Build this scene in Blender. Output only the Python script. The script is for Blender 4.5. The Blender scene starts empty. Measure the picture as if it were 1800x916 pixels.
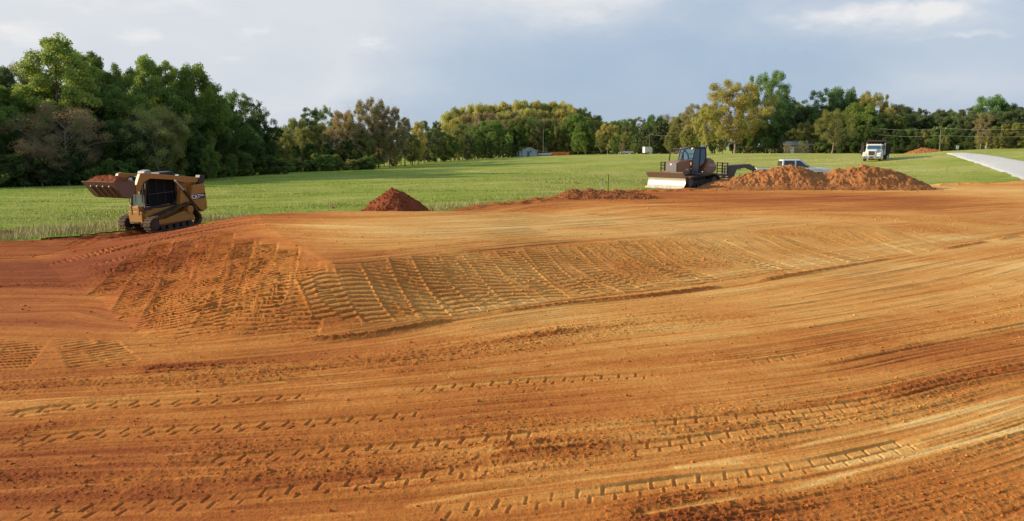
import bpy, math, random
import numpy as np
from mathutils import Vector, Matrix
rng = np.random.default_rng(7)
random.seed(7)
SC = bpy.context.scene
COL = SC.collection

# ------------------------------------------------------------------ camera
F = 1386.0; W0, H0 = 1800.0, 916.0; CAMZ = 3.0
HORIZ = 258.0
PITCH = math.atan((H0/2 - HORIZ)/F)
cd = bpy.data.cameras.new('camera'); cam = bpy.data.objects.new('camera', cd); COL.objects.link(cam)
cd.sensor_width = 36; cd.lens = 36*F/W0; cd.clip_start = .1; cd.clip_end = 6000
cam.location = (0, 0, CAMZ); cam.rotation_euler = (math.pi/2 - PITCH, 0, 0)
SC.camera = cam
SC.view_settings.view_transform = 'Standard'; SC.view_settings.look = 'None'
SC.view_settings.gamma = 1; SC.view_settings.exposure = 0.25
SC.view_settings.use_curve_mapping = False
SC.cycles.max_bounces = 4; SC.cycles.diffuse_bounces = 3; SC.cycles.glossy_bounces = 2
SC.cycles.transmission_bounces = 3; SC.cycles.transparent_max_bounces = 6
SC.cycles.use_denoising = True

# ------------------------------------------------------------------ sun and sky
SUN_EL = math.radians(18); SUN_ROT = math.atan2(-.99, .06)
S = Vector((math.sin(SUN_ROT)*math.cos(SUN_EL), math.cos(SUN_ROT)*math.cos(SUN_EL), math.sin(SUN_EL)))
sl = bpy.data.lights.new('sun', 'SUN'); sl.energy = 4.8; sl.angle = math.radians(.6); sl.color = (1, .85, .64)
so = bpy.data.objects.new('sun', sl); COL.objects.link(so); so.rotation_euler = S.to_track_quat('Z', 'Y').to_euler()
wd = bpy.data.worlds.new('World'); SC.world = wd; wd.use_nodes = True
wn = wd.node_tree; N = wn.nodes; Lk = wn.links.new
def wnode(t, **k):
    n = N.new(t)
    for a, v in k.items(): setattr(n, a, v)
    return n
sky = wnode('ShaderNodeTexSky', sky_type='NISHITA', sun_disc=False, sun_elevation=SUN_EL, sun_rotation=SUN_ROT % (2*math.pi))
sky.air_density = 1.0; sky.dust_density = 1.2; sky.ozone_density = 1.5
tc = wnode('ShaderNodeTexCoord')
def wmath(op, a, b=None, clamp=False):
    n = wnode('ShaderNodeMath', operation=op, use_clamp=clamp)
    for i, v in enumerate((a, b)):
        if v is None: continue
        if isinstance(v, (int, float)): n.inputs[i].default_value = v
        else: Lk(v, n.inputs[i])
    return n.outputs[0]
def pxdir(px, py):
    c = ((px-W0/2)/F, (H0/2-py)/F)
    v = Vector((c[0], math.cos(PITCH)+c[1]*math.sin(PITCH), -math.sin(PITCH)+c[1]*math.cos(PITCH)))
    return v.normalized()
mp = wnode('ShaderNodeMapping'); mp.inputs['Scale'].default_value = (1, 1, 2.2); Lk(tc.outputs['Generated'], mp.inputs[0])
def wnoise(scale, det=5, rough=.55, dist=0.0):
    n = wnode('ShaderNodeTexNoise'); n.inputs['Scale'].default_value = scale; n.inputs['Detail'].default_value = det
    n.inputs['Roughness'].default_value = rough; n.inputs['Distortion'].default_value = dist
    Lk(mp.outputs[0], n.inputs['Vector']); return n.outputs[0]
n1 = wnoise(2.6, 7, .55, .35); n2 = wnoise(9, 7, .6, .3); n3 = wnoise(22, 5, .6, .2)
dn = wnode('ShaderNodeTexNoise'); dn.inputs['Scale'].default_value = 14; dn.inputs['Detail'].default_value = 5; dn.inputs['Roughness'].default_value = .65; Lk(mp.outputs[0], dn.inputs['Vector'])
ds = wnode('ShaderNodeVectorMath', operation='SUBTRACT'); Lk(dn.outputs['Color'], ds.inputs[0]); ds.inputs[1].default_value = (.5, .5, .5)
dm = wnode('ShaderNodeVectorMath', operation='MULTIPLY'); Lk(ds.outputs[0], dm.inputs[0]); dm.inputs[1].default_value = (.10, .10, .045)
da = wnode('ShaderNodeVectorMath', operation='ADD'); Lk(tc.outputs['Generated'], da.inputs[0]); Lk(dm.outputs[0], da.inputs[1])
# banks of cloud hang in certain directions of the sky; noise frays them
def bank(px, py, wx, wz, amp):
    d = pxdir(px, py)
    sub = wnode('ShaderNodeVectorMath', operation='SUBTRACT'); Lk(da.outputs[0], sub.inputs[0]); sub.inputs[1].default_value = d
    mul = wnode('ShaderNodeVectorMath', operation='MULTIPLY'); Lk(sub.outputs[0], mul.inputs[0]); mul.inputs[1].default_value = (1/wx, .6/wx, 1/wz)
    ln = wnode('ShaderNodeVectorMath', operation='LENGTH'); Lk(mul.outputs[0], ln.inputs[0])
    g = wmath('EXPONENT', wmath('MULTIPLY', wmath('MULTIPLY', ln.outputs['Value'], ln.outputs['Value']), -1.0))
    return wmath('MULTIPLY', g, amp)
def total(l):
    t = l[0]
    for a in l[1:]: t = wmath('ADD', t, a)
    return t
veil = total([bank(60, 60, .30, .13, .75), bank(330, 20, .16, .07, .55), bank(960, -10, .15, .045, .8), bank(1560, 25, .14, .022, .5), bank(1780, 60, .12, .1, .25),
              bank(530, 150, .10, .02, .32), bank(1680, 150, .08, .02, .25), bank(-600, 100, .5, .25, .7), bank(700, -500, .8, .4, .5)])
vm = wmath('MULTIPLY', veil, wmath('ADD', wmath('MULTIPLY', n1, 1.5), .18), True)
vm = wmath('ADD', vm, wmath('MULTIPLY', wmath('SUBTRACT', n1, .42, True), .6), True)
puff = total([bank(68, 66, .030, .013, 1.0), bank(235, 62, .03, .010, .95), bank(645, 80, .024, .010, .9), bank(475, 60, .03, .006, .75), bank(413, 55, .014, .006, .6),
              bank(404, 105, .022, .007, .45), bank(1530, 28, .10, .009, .75), bank(1600, 8, .09, .008, .7), bank(1000, 2, .10, .02, .6), bank(1700, 62, .05, .006, .4), bank(150, 8, .05, .01, .5), bank(310, 5, .05, .012, .6)])
pm = wmath('MULTIPLY', wmath('SUBTRACT', wmath('MULTIPLY', puff, wmath('ADD', wmath('MULTIPLY', wmath('ADD', n2, n3), 2.6), -1.75)), .16, True), 1.1, True)
hs = wnode('ShaderNodeMixRGB'); hs.inputs[2].default_value = (2.75, 4.0, 5.85, 1); hs.inputs[0].default_value = .78
Lk(sky.outputs[0], hs.inputs[1])
m1 = wnode('ShaderNodeMixRGB'); Lk(wmath('MULTIPLY', vm, .95, True), m1.inputs[0]); Lk(hs.outputs[0], m1.inputs[1]); m1.inputs[2].default_value = (6.5, 6.7, 6.95, 1)
# lower grey-violet bands
gm = wmath('MULTIPLY', wmath('MULTIPLY', wmath('SUBTRACT', n1, .47, True), 2.2), .5, True)
m2 = wnode('ShaderNodeMixRGB'); Lk(gm, m2.inputs[0]); Lk(m1.outputs[0], m2.inputs[1]); m2.inputs[2].default_value = (3.6, 4.4, 5.75, 1)
m3 = wnode('ShaderNodeMixRGB'); Lk(pm, m3.inputs[0]); Lk(m2.outputs[0], m3.inputs[1]); m3.inputs[2].default_value = (7.2, 7.2, 7.3, 1)
bg = N['Background']; Lk(m3.outputs[0], bg.inputs[0]); bg.inputs[1].default_value = .098

# ------------------------------------------------------------------ picking places
def wdir(px, py):
    px = np.asarray(px, float); py = np.asarray(py, float)
    cx = (px-W0/2)/F; cy = (H0/2-py)/F; cp, sp = math.cos(PITCH), math.sin(PITCH)
    return cx, cp+cy*sp, -sp+cy*cp
def row_z(py, Y):
    dx, dy, dz = wdir(0, py); return CAMZ + dz/dy*Y
def col_x(px, Y, z=0.0):
    return (px-W0/2)/F*(Y*math.cos(PITCH)+(CAMZ-z)*math.sin(PITCH))
def flat(px, py, z=0.0):
    dx, dy, dz = wdir(px, py); t = (z-CAMZ)/dz; return dx*t, dy*t
# ------------------------------------------------------------------ noise
def _h(ix, iy, s):
    a = (ix.astype(np.int64)*374761393 + iy.astype(np.int64)*668265263 + s*1442695041) & 0xffffffff
    a = ((a ^ (a >> 13))*1274126177) & 0xffffffff
    return ((a ^ (a >> 16)) & 0xffff)/65535.0
def vn(x, y, s=0):
    x, y = np.broadcast_arrays(np.asarray(x, float), np.asarray(y, float))
    ix = np.floor(x); iy = np.floor(y); fx = x-ix; fy = y-iy
    fx = fx*fx*(3-2*fx); fy = fy*fy*(3-2*fy)
    a = _h(ix, iy, s); b = _h(ix+1, iy, s); c = _h(ix, iy+1, s); d = _h(ix+1, iy+1, s)
    return (a+(b-a)*fx)*(1-fy) + (c+(d-c)*fx)*fy
def fbm(x, y, o=4, s=0):
    t = 0; a = .5
    for i in range(o):
        t = t + a*vn(x, y, s+i*17); x = x*2.03+5.1; y = y*2.03+1.7; a *= .5
    return t/(1-.5**o)
def sstep(a, b, x):
    t = np.clip((x-a)/(b-a), 0, 1); return t*t*(3-2*t)
class TPS:
    def __init__(s, P, v, lam=1e-3, sc=1.0):
        s.sc = sc; P = np.array(P, float)/sc; s.P = P; n = len(P); v = np.array(v, float)
        K = s.k(np.linalg.norm(P[:, None]-P[None], axis=2)); A = np.zeros((n+3, n+3)); A[:n, :n] = K+lam*np.eye(n)
        A[:n, n] = 1; A[:n, n+1:] = P; A[n, :n] = 1; A[n+1:, :n] = P.T
        s.w = np.linalg.solve(A, np.concatenate([v, [0, 0, 0]]))
    @staticmethod
    def k(r): return np.where(r > 1e-9, r*r*np.log(r+1e-12), 0)
    def __call__(s, x, y):
        x = np.asarray(x, float)/s.sc; y = np.asarray(y, float)/s.sc
        o = s.w[-3]+s.w[-2]*x+s.w[-1]*y
        for i in range(len(s.P)):
            r2 = (x-s.P[i, 0])**2+(y-s.P[i, 1])**2+1e-12
            o = o + s.w[i]*.5*r2*np.log(r2)
        return o
# ------------------------------------------------------------------ terrain heights
far = [(0, 330, 87), (300, 320, 100), (480, 303, 140), (620, 297, 165), (760, 285, 215), (900, 277, 260), (1030, 272, 290), (1200, 271, 230), (1350, 270, 215),
       (1540, 283, 115), (1640, 277, 150), (1500, 270, 190), (1800, 262, 125), (1700, 264, 135), (1800, 284, 90), (1800, 312, 68), (1670, 271, 155), (-300, 335, 90), (2100, 262, 110),
       (900, 321, 70), (300, 352, 55), (0, 380, 38), (1400, 320, 66), (1600, 300, 90), (1640, 277, 200), (1800, 262, 200), (1400, 270, 300), (500, 300, 260), (0, 300, 260)]
FP = []; FV = []
for px, py, Y in far:
    z = row_z(py, Y); FP.append((col_x(px, Y, z), Y)); FV.append(z)
for x in (-60, -35, -15, 0, 15, 35, 60):
    for y in (-20, 5, 18, 29): FP.append((x, y)); FV.append(0)
for x in (0, 12, 24, 33): FP.append((x, 44 + x*.25)); FV.append(-.02)
FT = TPS(FP, FV, .002, 50)
def Hfield(x, y):
    r = np.sqrt(x*x+y*y); f = sstep(20, 45, y)
    z = FT(np.clip(x, -260, 260), np.clip(y, -30, 320))*f
    z = np.clip(z, -3, 4)*(1-.6*sstep(320, 700, r))
    return z
# pad outline
TOE = [(60, 452), (110, 490), (180, 532), (250, 590), (400, 602), (620, 590), (820, 556), (1010, 531), (1200, 510), (1400, 480), (1600, 446), (1785, 413)]
CRE = [(455, 377, .72), (470, 398, .74), (520, 430, .75), (585, 462, .74), (750, 445, .66), (1000, 424, .52), (1350, 400, .34), (1600, 392, .24), (1700, 392, .18)]
TP = [flat(a, b, 0) for a, b in TOE] + [(26, 31), (20, 40), (8, 36), (-2, 33), (-6, 31.5), (-9, 31)]
TP = [(-12.6, 29.2)] + TP[0:0] + TP
CP = [flat(a, b, z) for a, b, z in CRE]; CPZ = [z for a, b, z in CRE]
CP += [(15, 29), (6, 30), (-3, 28.6), (-6, 28.4)]; CPZ += [.25, .42, .68, .7]
HP = TPS(CP+[(20, 34)], CPZ+[.2], .05, 10)
def polydist(x, y, P):
    P = np.array(P); d = np.full(x.shape, 1e9); ins = np.zeros(x.shape, bool); n = len(P)
    for i in range(n):
        a = P[i]; b = P[(i+1) % n]; e = b-a; L = e@e
        t = np.clip(((x-a[0])*e[0]+(y-a[1])*e[1])/L, 0, 1)
        d = np.minimum(d, (x-a[0]-t*e[0])**2+(y-a[1]-t*e[1])**2)
        c = (a[1] > y) != (b[1] > y); xi = a[0]+(y-a[1])*e[0]/(e[1] if abs(e[1]) > 1e-9 else 1e-9)
        ins ^= c & (x < xi)
    return np.sqrt(d), ins
def pad(x, y):
    out = np.zeros(x.shape); m = (y > 8) & (y < 45) & (np.abs(x) < 32)
    if not m.any(): return out
    xx = x[m]; yy = y[m]
    wob = .25*(fbm(xx*.5, yy*.5, 2, 91)-.5)
    dt, it = polydist(xx+wob, yy+wob, TP); dc, ic = polydist(xx, yy, CP)
    t = np.where(it, np.where(ic, 1, dt/(dt+dc+1e-6)), 0)
    t = np.where(t < .12, t, t); t = t - .035*np.sin(2*math.pi*t)*.9
    out[m] = np.clip(t, 0, 1)*np.clip(HP(xx, yy), .05, .8)
    return out
def H0f(x, y):
    return Hfield(x, y)+pad(x, y)
def hit(px, py, fn=None):
    fn = fn or H0f
    dx, dy, dz = wdir(px, py)
    ts = np.concatenate([np.arange(4, 40, .05), np.arange(40, 400, .5)])
    z = CAMZ+dz*ts; h = fn(dx*ts, dy*ts); k = np.argmax(z < h)
    if not (z < h).any(): k = len(ts)-1
    return float(dx*ts[k]), float(dy*ts[k])
# edge of the bare soil, by direction
EB = [(-2.2, 20), (-.9, 23), (-.66, 24.6), (-.50, 28.2), (-.46, 30.4), (-.40, 31.2), (-.33, 31.2), (-.18, 31.5), (-.1, 36.5), (0, 43), (.08, 49.5), (.13, 53), (.17, 54.5), (.25, 56.8), (.36, 59), (.52, 60.5), (.6, 62), (.66, 64), (.8, 66), (2.2, 66)]
def Yb(az): return np.interp(az, [e[0] for e in EB], [e[1] for e in EB])
def soilmask(x, y):
    az = x/np.maximum(y, 1.0); b = Yb(az)
    n = (fbm(x*.35, y*.35, 3, 5)-.5)*2.4 + (fbm(x*1.9, y*1.9, 3, 8)-.5)*1.7
    return b + n*np.clip(b/40, .4, 1.4) - y       # >0 soil
# ------------------------------------------------------------------ streak field (psi), tone
PSI = []; PV = []
def addpsi(v, pts):
    for p in pts: PSI.append(hit(*p)); PV.append(v)
addpsi(0, [(0, 905), (350, 916), (700, 893), (1050, 850), (1400, 802), (1800, 700)])
addpsi(1.7, [(0, 775), (300, 760), (600, 742), (900, 715), (1200, 690), (1500, 655), (1800, 595)])
addpsi(3.3, [(0, 700), (300, 687), (600, 665), (900, 636), (1200, 600), (1500, 560), (1800, 505)])
addpsi(5.2, [(0, 655), (300, 630), (620, 600), (820, 565), (1010, 540), (1200, 520), (1400, 490), (1600, 458), (1800, 425)])
addpsi(9.0, [(570, 463), (750, 443), (1000, 420), (1350, 395), (1750, 372)])
addpsi(9.0, [(0, 480), (250, 462)]); addpsi(7, [(0, 560), (150, 545)])
addpsi(12, [(480, 396), (700, 402), (1000, 390), (1400, 372), (1780, 352)]); addpsi(12.5, [(0, 440)])
addpsi(17, [(650, 373), (1000, 361), (1400, 348), (1790, 338)])
PT = TPS(PSI, PV, .01, 10)
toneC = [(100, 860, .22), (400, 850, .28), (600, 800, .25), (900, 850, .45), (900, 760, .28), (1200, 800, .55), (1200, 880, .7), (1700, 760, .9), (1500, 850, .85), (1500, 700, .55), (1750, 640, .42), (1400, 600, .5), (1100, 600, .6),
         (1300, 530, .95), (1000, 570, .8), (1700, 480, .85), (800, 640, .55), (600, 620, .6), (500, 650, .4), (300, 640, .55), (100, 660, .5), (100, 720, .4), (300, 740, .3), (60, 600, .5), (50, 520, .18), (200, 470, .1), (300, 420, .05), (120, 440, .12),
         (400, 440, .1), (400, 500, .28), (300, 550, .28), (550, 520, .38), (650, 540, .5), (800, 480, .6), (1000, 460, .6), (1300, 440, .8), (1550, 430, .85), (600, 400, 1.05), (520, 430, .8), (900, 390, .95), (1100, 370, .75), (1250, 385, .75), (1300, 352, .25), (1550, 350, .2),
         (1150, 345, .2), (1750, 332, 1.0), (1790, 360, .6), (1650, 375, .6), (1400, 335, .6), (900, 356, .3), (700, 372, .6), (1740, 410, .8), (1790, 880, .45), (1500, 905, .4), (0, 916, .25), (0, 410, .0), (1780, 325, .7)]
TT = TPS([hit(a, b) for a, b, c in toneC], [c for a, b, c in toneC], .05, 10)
# ------------------------------------------------------------------ strips pressed into the soil
STR = []
def smooth(P, k=6):
    P = [np.array(p) for p in P]; Q = []
    for i in range(len(P)-1):
        p0 = P[max(i-1, 0)]; p1 = P[i]; p2 = P[i+1]; p3 = P[min(i+2, len(P)-1)]
        for j in range(k):
            t = j/k; Q.append(.5*((2*p1)+(-p0+p2)*t+(2*p0-5*p1+4*p2-p3)*t*t+(-p0+3*p1-3*p2+p3)*t**3))
    Q.append(P[-1]); return np.array(Q)
def strip(pts, hw, kind, k=1.0, sp=.2, **o):
    STR.append((smooth([hit(*p) for p in pts]), hw, kind, k, sp, o))
def pair(pts, off, *a, **o):
    strip(pts, *a, **o)
# ramp at the west end: two long passes run up it, many shorter ones come down its nose
for pts, k in (([(90, 447), (250, 410), (440, 380)], .8), ([(105, 462), (270, 424), (470, 388)], 1), ([(60, 470), (200, 436), (300, 412), (450, 386)], .9), ([(120, 478), (260, 442), (400, 410)], .9), ([(100, 440), (240, 408), (400, 384)], .7), ([(140, 492), (270, 456), (380, 428)], .8)):
    strip(pts, .25, 'track', k*.95, .165, slant=.5, step=0, brk=1)
order = [3, 9, 1, 6, 12, 0, 8, 4, 14, 10, 2, 7, 13, 5, 11]
for i in order:
    f = i/14; tx = 250+f*305; ty = np.interp(tx, [250, 340, 420, 480, 555], [440, 420, 410, 428, 458]); bx = np.interp(f, [0, .12, .25, .4, .6, 1], [172, 205, 240, 290, 370, 515]); by = np.interp(bx, [172, 250, 300, 515], [524, 589, 604, 599])
    j = [(0, 0), (9, 5), (-6, -7), (4, 9), (-9, 3)][i % 5]
    strip([(tx+j[0], ty+j[1]), (tx*.55+bx*.45+6+j[1], ty*.55+by*.45), (bx-j[0], by-max(0, j[0])*1.3)], .29, 'track', [1.25, .9, 1.35, 1.05][i % 4]*1.45, [.16, .18, .17][i % 3], slant=(-.16, .16, .02, -.05)[i % 4], brk=1)
# dozer tracks wrapped down the face
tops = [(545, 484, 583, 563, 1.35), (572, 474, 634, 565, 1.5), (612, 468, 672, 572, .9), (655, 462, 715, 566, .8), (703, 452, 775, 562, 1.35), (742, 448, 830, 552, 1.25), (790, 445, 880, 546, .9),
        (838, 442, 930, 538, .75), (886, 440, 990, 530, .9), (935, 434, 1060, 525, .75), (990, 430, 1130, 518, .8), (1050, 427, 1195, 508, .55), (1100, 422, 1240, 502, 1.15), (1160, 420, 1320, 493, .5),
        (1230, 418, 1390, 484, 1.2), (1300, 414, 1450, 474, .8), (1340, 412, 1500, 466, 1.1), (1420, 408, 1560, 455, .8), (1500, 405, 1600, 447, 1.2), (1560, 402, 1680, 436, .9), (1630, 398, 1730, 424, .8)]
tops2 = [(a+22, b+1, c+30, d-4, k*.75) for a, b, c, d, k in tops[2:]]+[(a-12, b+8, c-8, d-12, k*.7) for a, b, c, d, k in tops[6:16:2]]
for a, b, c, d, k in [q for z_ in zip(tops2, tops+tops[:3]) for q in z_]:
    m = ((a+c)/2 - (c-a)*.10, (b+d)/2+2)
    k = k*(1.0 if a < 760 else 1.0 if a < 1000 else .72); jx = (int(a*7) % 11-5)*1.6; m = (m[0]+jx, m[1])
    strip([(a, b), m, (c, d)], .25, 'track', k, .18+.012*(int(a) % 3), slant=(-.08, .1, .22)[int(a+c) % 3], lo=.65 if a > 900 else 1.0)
# odd marks at lower left
strip([(66, 590), (38, 618), (0, 662)], .28, 'track', 1.0, .17, slant=.1, brk=1)
strip([(18, 590), (-4, 620)], .25, 'track', 1.4, .17, slant=.1, brk=1)
strip([(118, 588), (140, 615), (165, 655)], .25, 'track', .8, .17, slant=.1, brk=1)
strip([(165, 590), (190, 618), (230, 650)], .25, 'track', .9, .17, slant=.1, brk=1)
# tyre prints in the foreground
for pts, k in (([(-20, 738), (150, 717), (420, 707), (640, 692), (900, 676), (1200, 655), (1450, 622)], 1.0), ([(-20, 785), (160, 766), (330, 758), (560, 744), (760, 728)], 1.2),
               ([(330, 818), (520, 803), (760, 785), (980, 766), (1180, 748), (1400, 728), (1560, 705)], .8), ([(-20, 905), (200, 895), (420, 880), (640, 852), (880, 822)], .7), ([(720, 905), (960, 884), (1200, 852), (1420, 822), (1620, 778)], .8),
               ([(1020, 802), (1200, 780), (1400, 752), (1520, 735)], .6), ([(700, 700), (950, 685), (1200, 668)], .45), ([(1040, 640), (1300, 612)], .3)):
    strip(pts, .14, 'tyre', k, .24)
TOEL = smooth([hit(a, b+3) for a, b in TOE[4:]])
WIND = [(smooth([hit(*p) for p in q]), w, k) for q, w, k in (
    ([(280, 650), (450, 640), (650, 632), (800, 612), (954, 590), (1100, 570)], .28, 1.0), ([(900, 790), (1100, 775), (1250, 752), (1470, 712), (1620, 682), (1800, 640)], .22, 1.2),
    ([(0, 765), (150, 742), (300, 745)], .15, .5), ([(-10, 835), (200, 815), (500, 800), (800, 775)], .2, .45), ([(1180, 915), (1400, 903), (1600, 890), (1830, 870)], .45, 1.2), ([(250, 870), (500, 850), (700, 830)], .2, .35),
    ([(700, 655), (1000, 640), (1300, 628)], .18, .35), ([(0, 880), (300, 865), (600, 850)], .15, .4))]
BRI = [(smooth([hit(*p) for p in q]), w, k) for q, w, k in (
    ([(1140, 905), (1300, 880), (1420, 855), (1620, 800), (1830, 748)], .045, 1.0), ([(1190, 822), (1350, 800), (1480, 770), (1650, 735), (1830, 690)], .05, 1.0), ([(1440, 825), (1540, 805), (1620, 780)], .06, .8),
    ([(720, 890), (900, 862), (1130, 832), (1300, 815)], .04, .9), ([(-10, 712), (150, 698), (300, 690), (500, 672)], .03, .9), ([(-10, 828), (180, 815), (330, 800)], .025, .7), ([(640, 902), (500, 912)], .03, .6), ([(860, 800), (1100, 775), (1300, 760)], .04, .6),
    ([(-10, 672), (250, 655), (500, 640)], .05, .6), ([(600, 862), (760, 838), (950, 812)], .03, .6), ([(1560, 760), (1700, 730), (1830, 705)], .05, .6), ([(1200, 690), (1400, 672), (1560, 655)], .04, .4), ([(0, 865), (200, 850), (380, 838)], .025, .6))]
def along(x, y, P, hw):
    """index of points near the path, with run along it and offset from it"""
    bx0, by0 = P.min(0)-hw; bx1, by1 = P.max(0)+hw
    idx = np.nonzero((x > bx0) & (x < bx1) & (y > by0) & (y < by1))[0]
    if len(idx) == 0: return idx, None, None, 0
    X = x[idx]; Y = y[idx]; best = np.full(len(idx), 1e9); s = np.zeros(len(idx)); u = np.zeros(len(idx)); run = 0
    for i in range(len(P)-1):
        a = P[i]; e = P[i+1]-a; L = math.hypot(*e)
        if L < 1e-6: continue
        rt = ((X-a[0])*e[0]+(Y-a[1])*e[1])/(L*L); t = np.clip(rt, 0, 1)
        d = np.hypot(X-a[0]-t*e[0], Y-a[1]-t*e[1]); m = d < best
        best = np.where(m, d, best); s = np.where(m, run+t*L, s)
        cr = ((X-a[0])*e[1]-(Y-a[1])*e[0])/L; u = np.where(m, np.sign(cr)*d, u); run += L
    k = best < hw; return idx[k], s[k], u[k], run
def soil_detail(x, y):
    psi = PT(np.clip(x, -30, 45), np.clip(y, 3, 62)); tone = TT(np.clip(x, -25, 40), np.clip(y, 4, 62))
    tone = np.clip(tone, 0, 1.05)
    r = np.hypot(x, y); fade = 1/(1+(r/26)**2)
    st1 = fbm(psi*2.2, x*.12, 3, 11)-.5; st2 = fbm(psi*9, x*.22, 3, 12)-.5; st3 = vn(psi*30, x*.35, 13)-.5; st4 = vn(psi*60, x*.6, 14)-.5
    brk = fbm(x*.5, y*.5, 3, 15)
    padtop = pad(x, y)
    h = st1*.05+st2*.03+st3*.024*sstep(.3, .6, brk)+st4*.011
    onface = sstep(.03, .12, padtop)*(1-sstep(.9, .99, padtop/np.clip(HP(x, y), .05, .8)))
    h = h*(1-.75*onface)
    rough = .6*sstep(.60, .82, fbm(psi*1.6+3, x*.10, 3, 21)*.75+.25*fbm(x*.8, y*.8, 3, 22)+.06)
    rough = np.maximum(rough, .75*onface*sstep(.35, .6, fbm(x*.6, y*.6, 2, 24)))
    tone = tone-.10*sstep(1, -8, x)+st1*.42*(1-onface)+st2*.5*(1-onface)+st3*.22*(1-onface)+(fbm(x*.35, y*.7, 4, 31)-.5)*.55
    for P, w, k in WIND:
        idx, s, u, _ = along(x, y, P, w*2.2)
        if len(idx):
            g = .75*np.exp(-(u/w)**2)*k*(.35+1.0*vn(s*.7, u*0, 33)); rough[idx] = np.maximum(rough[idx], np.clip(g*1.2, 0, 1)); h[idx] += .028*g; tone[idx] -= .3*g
    for P, w, k in BRI:
        idx, s, u, _ = along(x, y, P, w*2.5)
        if len(idx):
            g = np.exp(-(u/w)**2)*k*sstep(.2, .5, fbm(s*.8, 0*s, 2, 35)+.12); tone[idx] += .5*g; h[idx] = h[idx]*(1-.6*g)+.004*g; rough[idx] *= 1-g
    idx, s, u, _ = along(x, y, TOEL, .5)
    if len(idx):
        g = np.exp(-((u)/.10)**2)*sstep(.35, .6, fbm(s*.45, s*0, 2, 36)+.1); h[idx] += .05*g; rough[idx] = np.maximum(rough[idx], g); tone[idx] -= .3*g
    far_l = sstep(34, 46, y)
    crumb = (vn(x*11, y*11, 41)-.5)*.016+(vn(x*25, y*25, 42)-.5)*.016+np.maximum(vn(x*41, y*41, 43)-.62, 0)*.045
    for P, hw, kind, k, sp, o in STR:
        idx, s, u, run = along(x, y, P, hw*1.5)
        if not len(idx): continue
        a = np.abs(u)/hw; endf = sstep(0, .35, s)*sstep(0, .35, run-s); kk = k*(endf if 'brk' not in o else sstep(0, 1.3, s)*sstep(0, 1.1, run-s))
        if 'lo' in o: kk = kk*(1-(1-o['lo'])*sstep(.35, .6, s/run))
        kk = kk*(.55+.8*fbm(s*.9, u*1.5, 2, int(hw*1000)+len(P)+int(abs(P[0][0])*97)))
        if 'brk' in o: kk = kk*(.55+.7*sstep(.32, .62, fbm(s*1.5, u*1.5, 2, int(abs(P[0][0])*131))))
        if kind == 'track':
            ph = (s+o['slant']*u+.055*(fbm(s*2.6, u*4, 2, 51)-.5)*2+.03*(vn(s*1.1+9, u*1.5, 50)-.5))/sp; fr = ph-np.floor(ph)
            gro = np.exp(-((fr-.5)/.13)**2)*(1-sstep(.86, 1.0, a)); lift = np.exp(-((fr-.78)/.12)**2)*(1-sstep(.8, 1.0, a))
            ins = 1-sstep(.92, 1.06, a); rid = np.exp(-((a-1.12)/.12)**2)
            base = h[idx]*(1-ins*np.clip(kk, 0, 1)*.85)
            rr = (.010 if 'brk' not in o else .004)*(.1+1.8*fbm(s*1.3, u*0, 2, len(P)+int(abs(P[0][0])*31)))
            if o.get('step', 1):     # on a face the cleats leave small stairs: flat tread, sharp riser
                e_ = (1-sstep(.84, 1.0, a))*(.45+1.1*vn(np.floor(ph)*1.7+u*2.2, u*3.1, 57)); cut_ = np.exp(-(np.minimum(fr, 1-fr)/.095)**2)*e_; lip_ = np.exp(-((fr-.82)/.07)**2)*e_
                h[idx] = base+kk*(-.006*ins-.060*cut_+.016*lip_+rr*.7*rid*(.4+1.2*vn(s*7, u, 52))); tone[idx] -= .22*kk*cut_  # cleat cuts also darkened in the soil tone: damp earth plus painted shade
            else: h[idx] = base+kk*(-.010*ins-.055*gro+.030*lift+rr*rid*(.4+1.2*vn(s*7, u, 52)))
            rough[idx] = rough[idx]*(1-.6*ins*np.clip(kk, 0, 1))
            tone[idx] += kk*.05*ins
        else:
            row = u > 0; ph = (s+np.where(row, .5, 0)*sp+(.42*u))/sp+.28*(vn(s*2, u*0, 53)-.5); fr = ph-np.floor(ph)
            ins = 1-sstep(.88, 1.05, a); au = np.abs(u)/hw
            fl = 1-sstep(.82, 1.0, a); gap = np.exp(-(np.minimum(fr, 1-fr)/.07)**2)*fl; lip = np.exp(-((fr-.90)/.05)**2)*fl; mid = np.exp(-((au-.04)/.06)**2)*ins
            kq = np.clip(kk*(.10+1.3*sstep(.3, .65, fbm(s*.7, s*0, 2, len(P)+7))), 0, 1.2)
            h[idx] = h[idx]*(1-ins*np.clip(kk, 0, 1)*.85)+kq*(-.008*ins-.017*gap*(.1+1.5*vn(s*5, u*6, 58))+.006*lip-.014*mid+.006*np.exp(-((a-1.1)/.1)**2))
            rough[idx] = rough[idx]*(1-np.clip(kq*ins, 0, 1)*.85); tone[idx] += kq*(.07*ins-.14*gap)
    h = h+crumb*(.12+rough*.95)
    # churned rim where the soil meets the grass
    m = soilmask(x, y); rim = np.exp(-((m-.7)/.9)**2)*sstep(.1, .2, x/np.maximum(y, 1)+.3)
    h = h+rim*(.02+.16*fbm(x*1.6, y*1.6, 3, 61)*sstep(-.14, .0, x/np.maximum(y, 1)))
    rough = np.maximum(rough, sstep(.2, .6, rim))
    # shallow cut on the left beyond the ramp
    cut = np.exp(-(((y-26.6-.25*(x+16)))/1.5)**2)*sstep(-9.5, -12.5, x)
    cut = cut*sstep(.1, 1.5, m)
    h = h-.22*cut+.10*np.exp(-(((y-24.2-.25*(x+16)))/.7)**2)*sstep(-10.5, -13, x)
    tone = tone-.3*cut  # shadow lying along this strip is painted into the soil tone
    tone = np.where(m < 0, tone-.3, tone)
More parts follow.
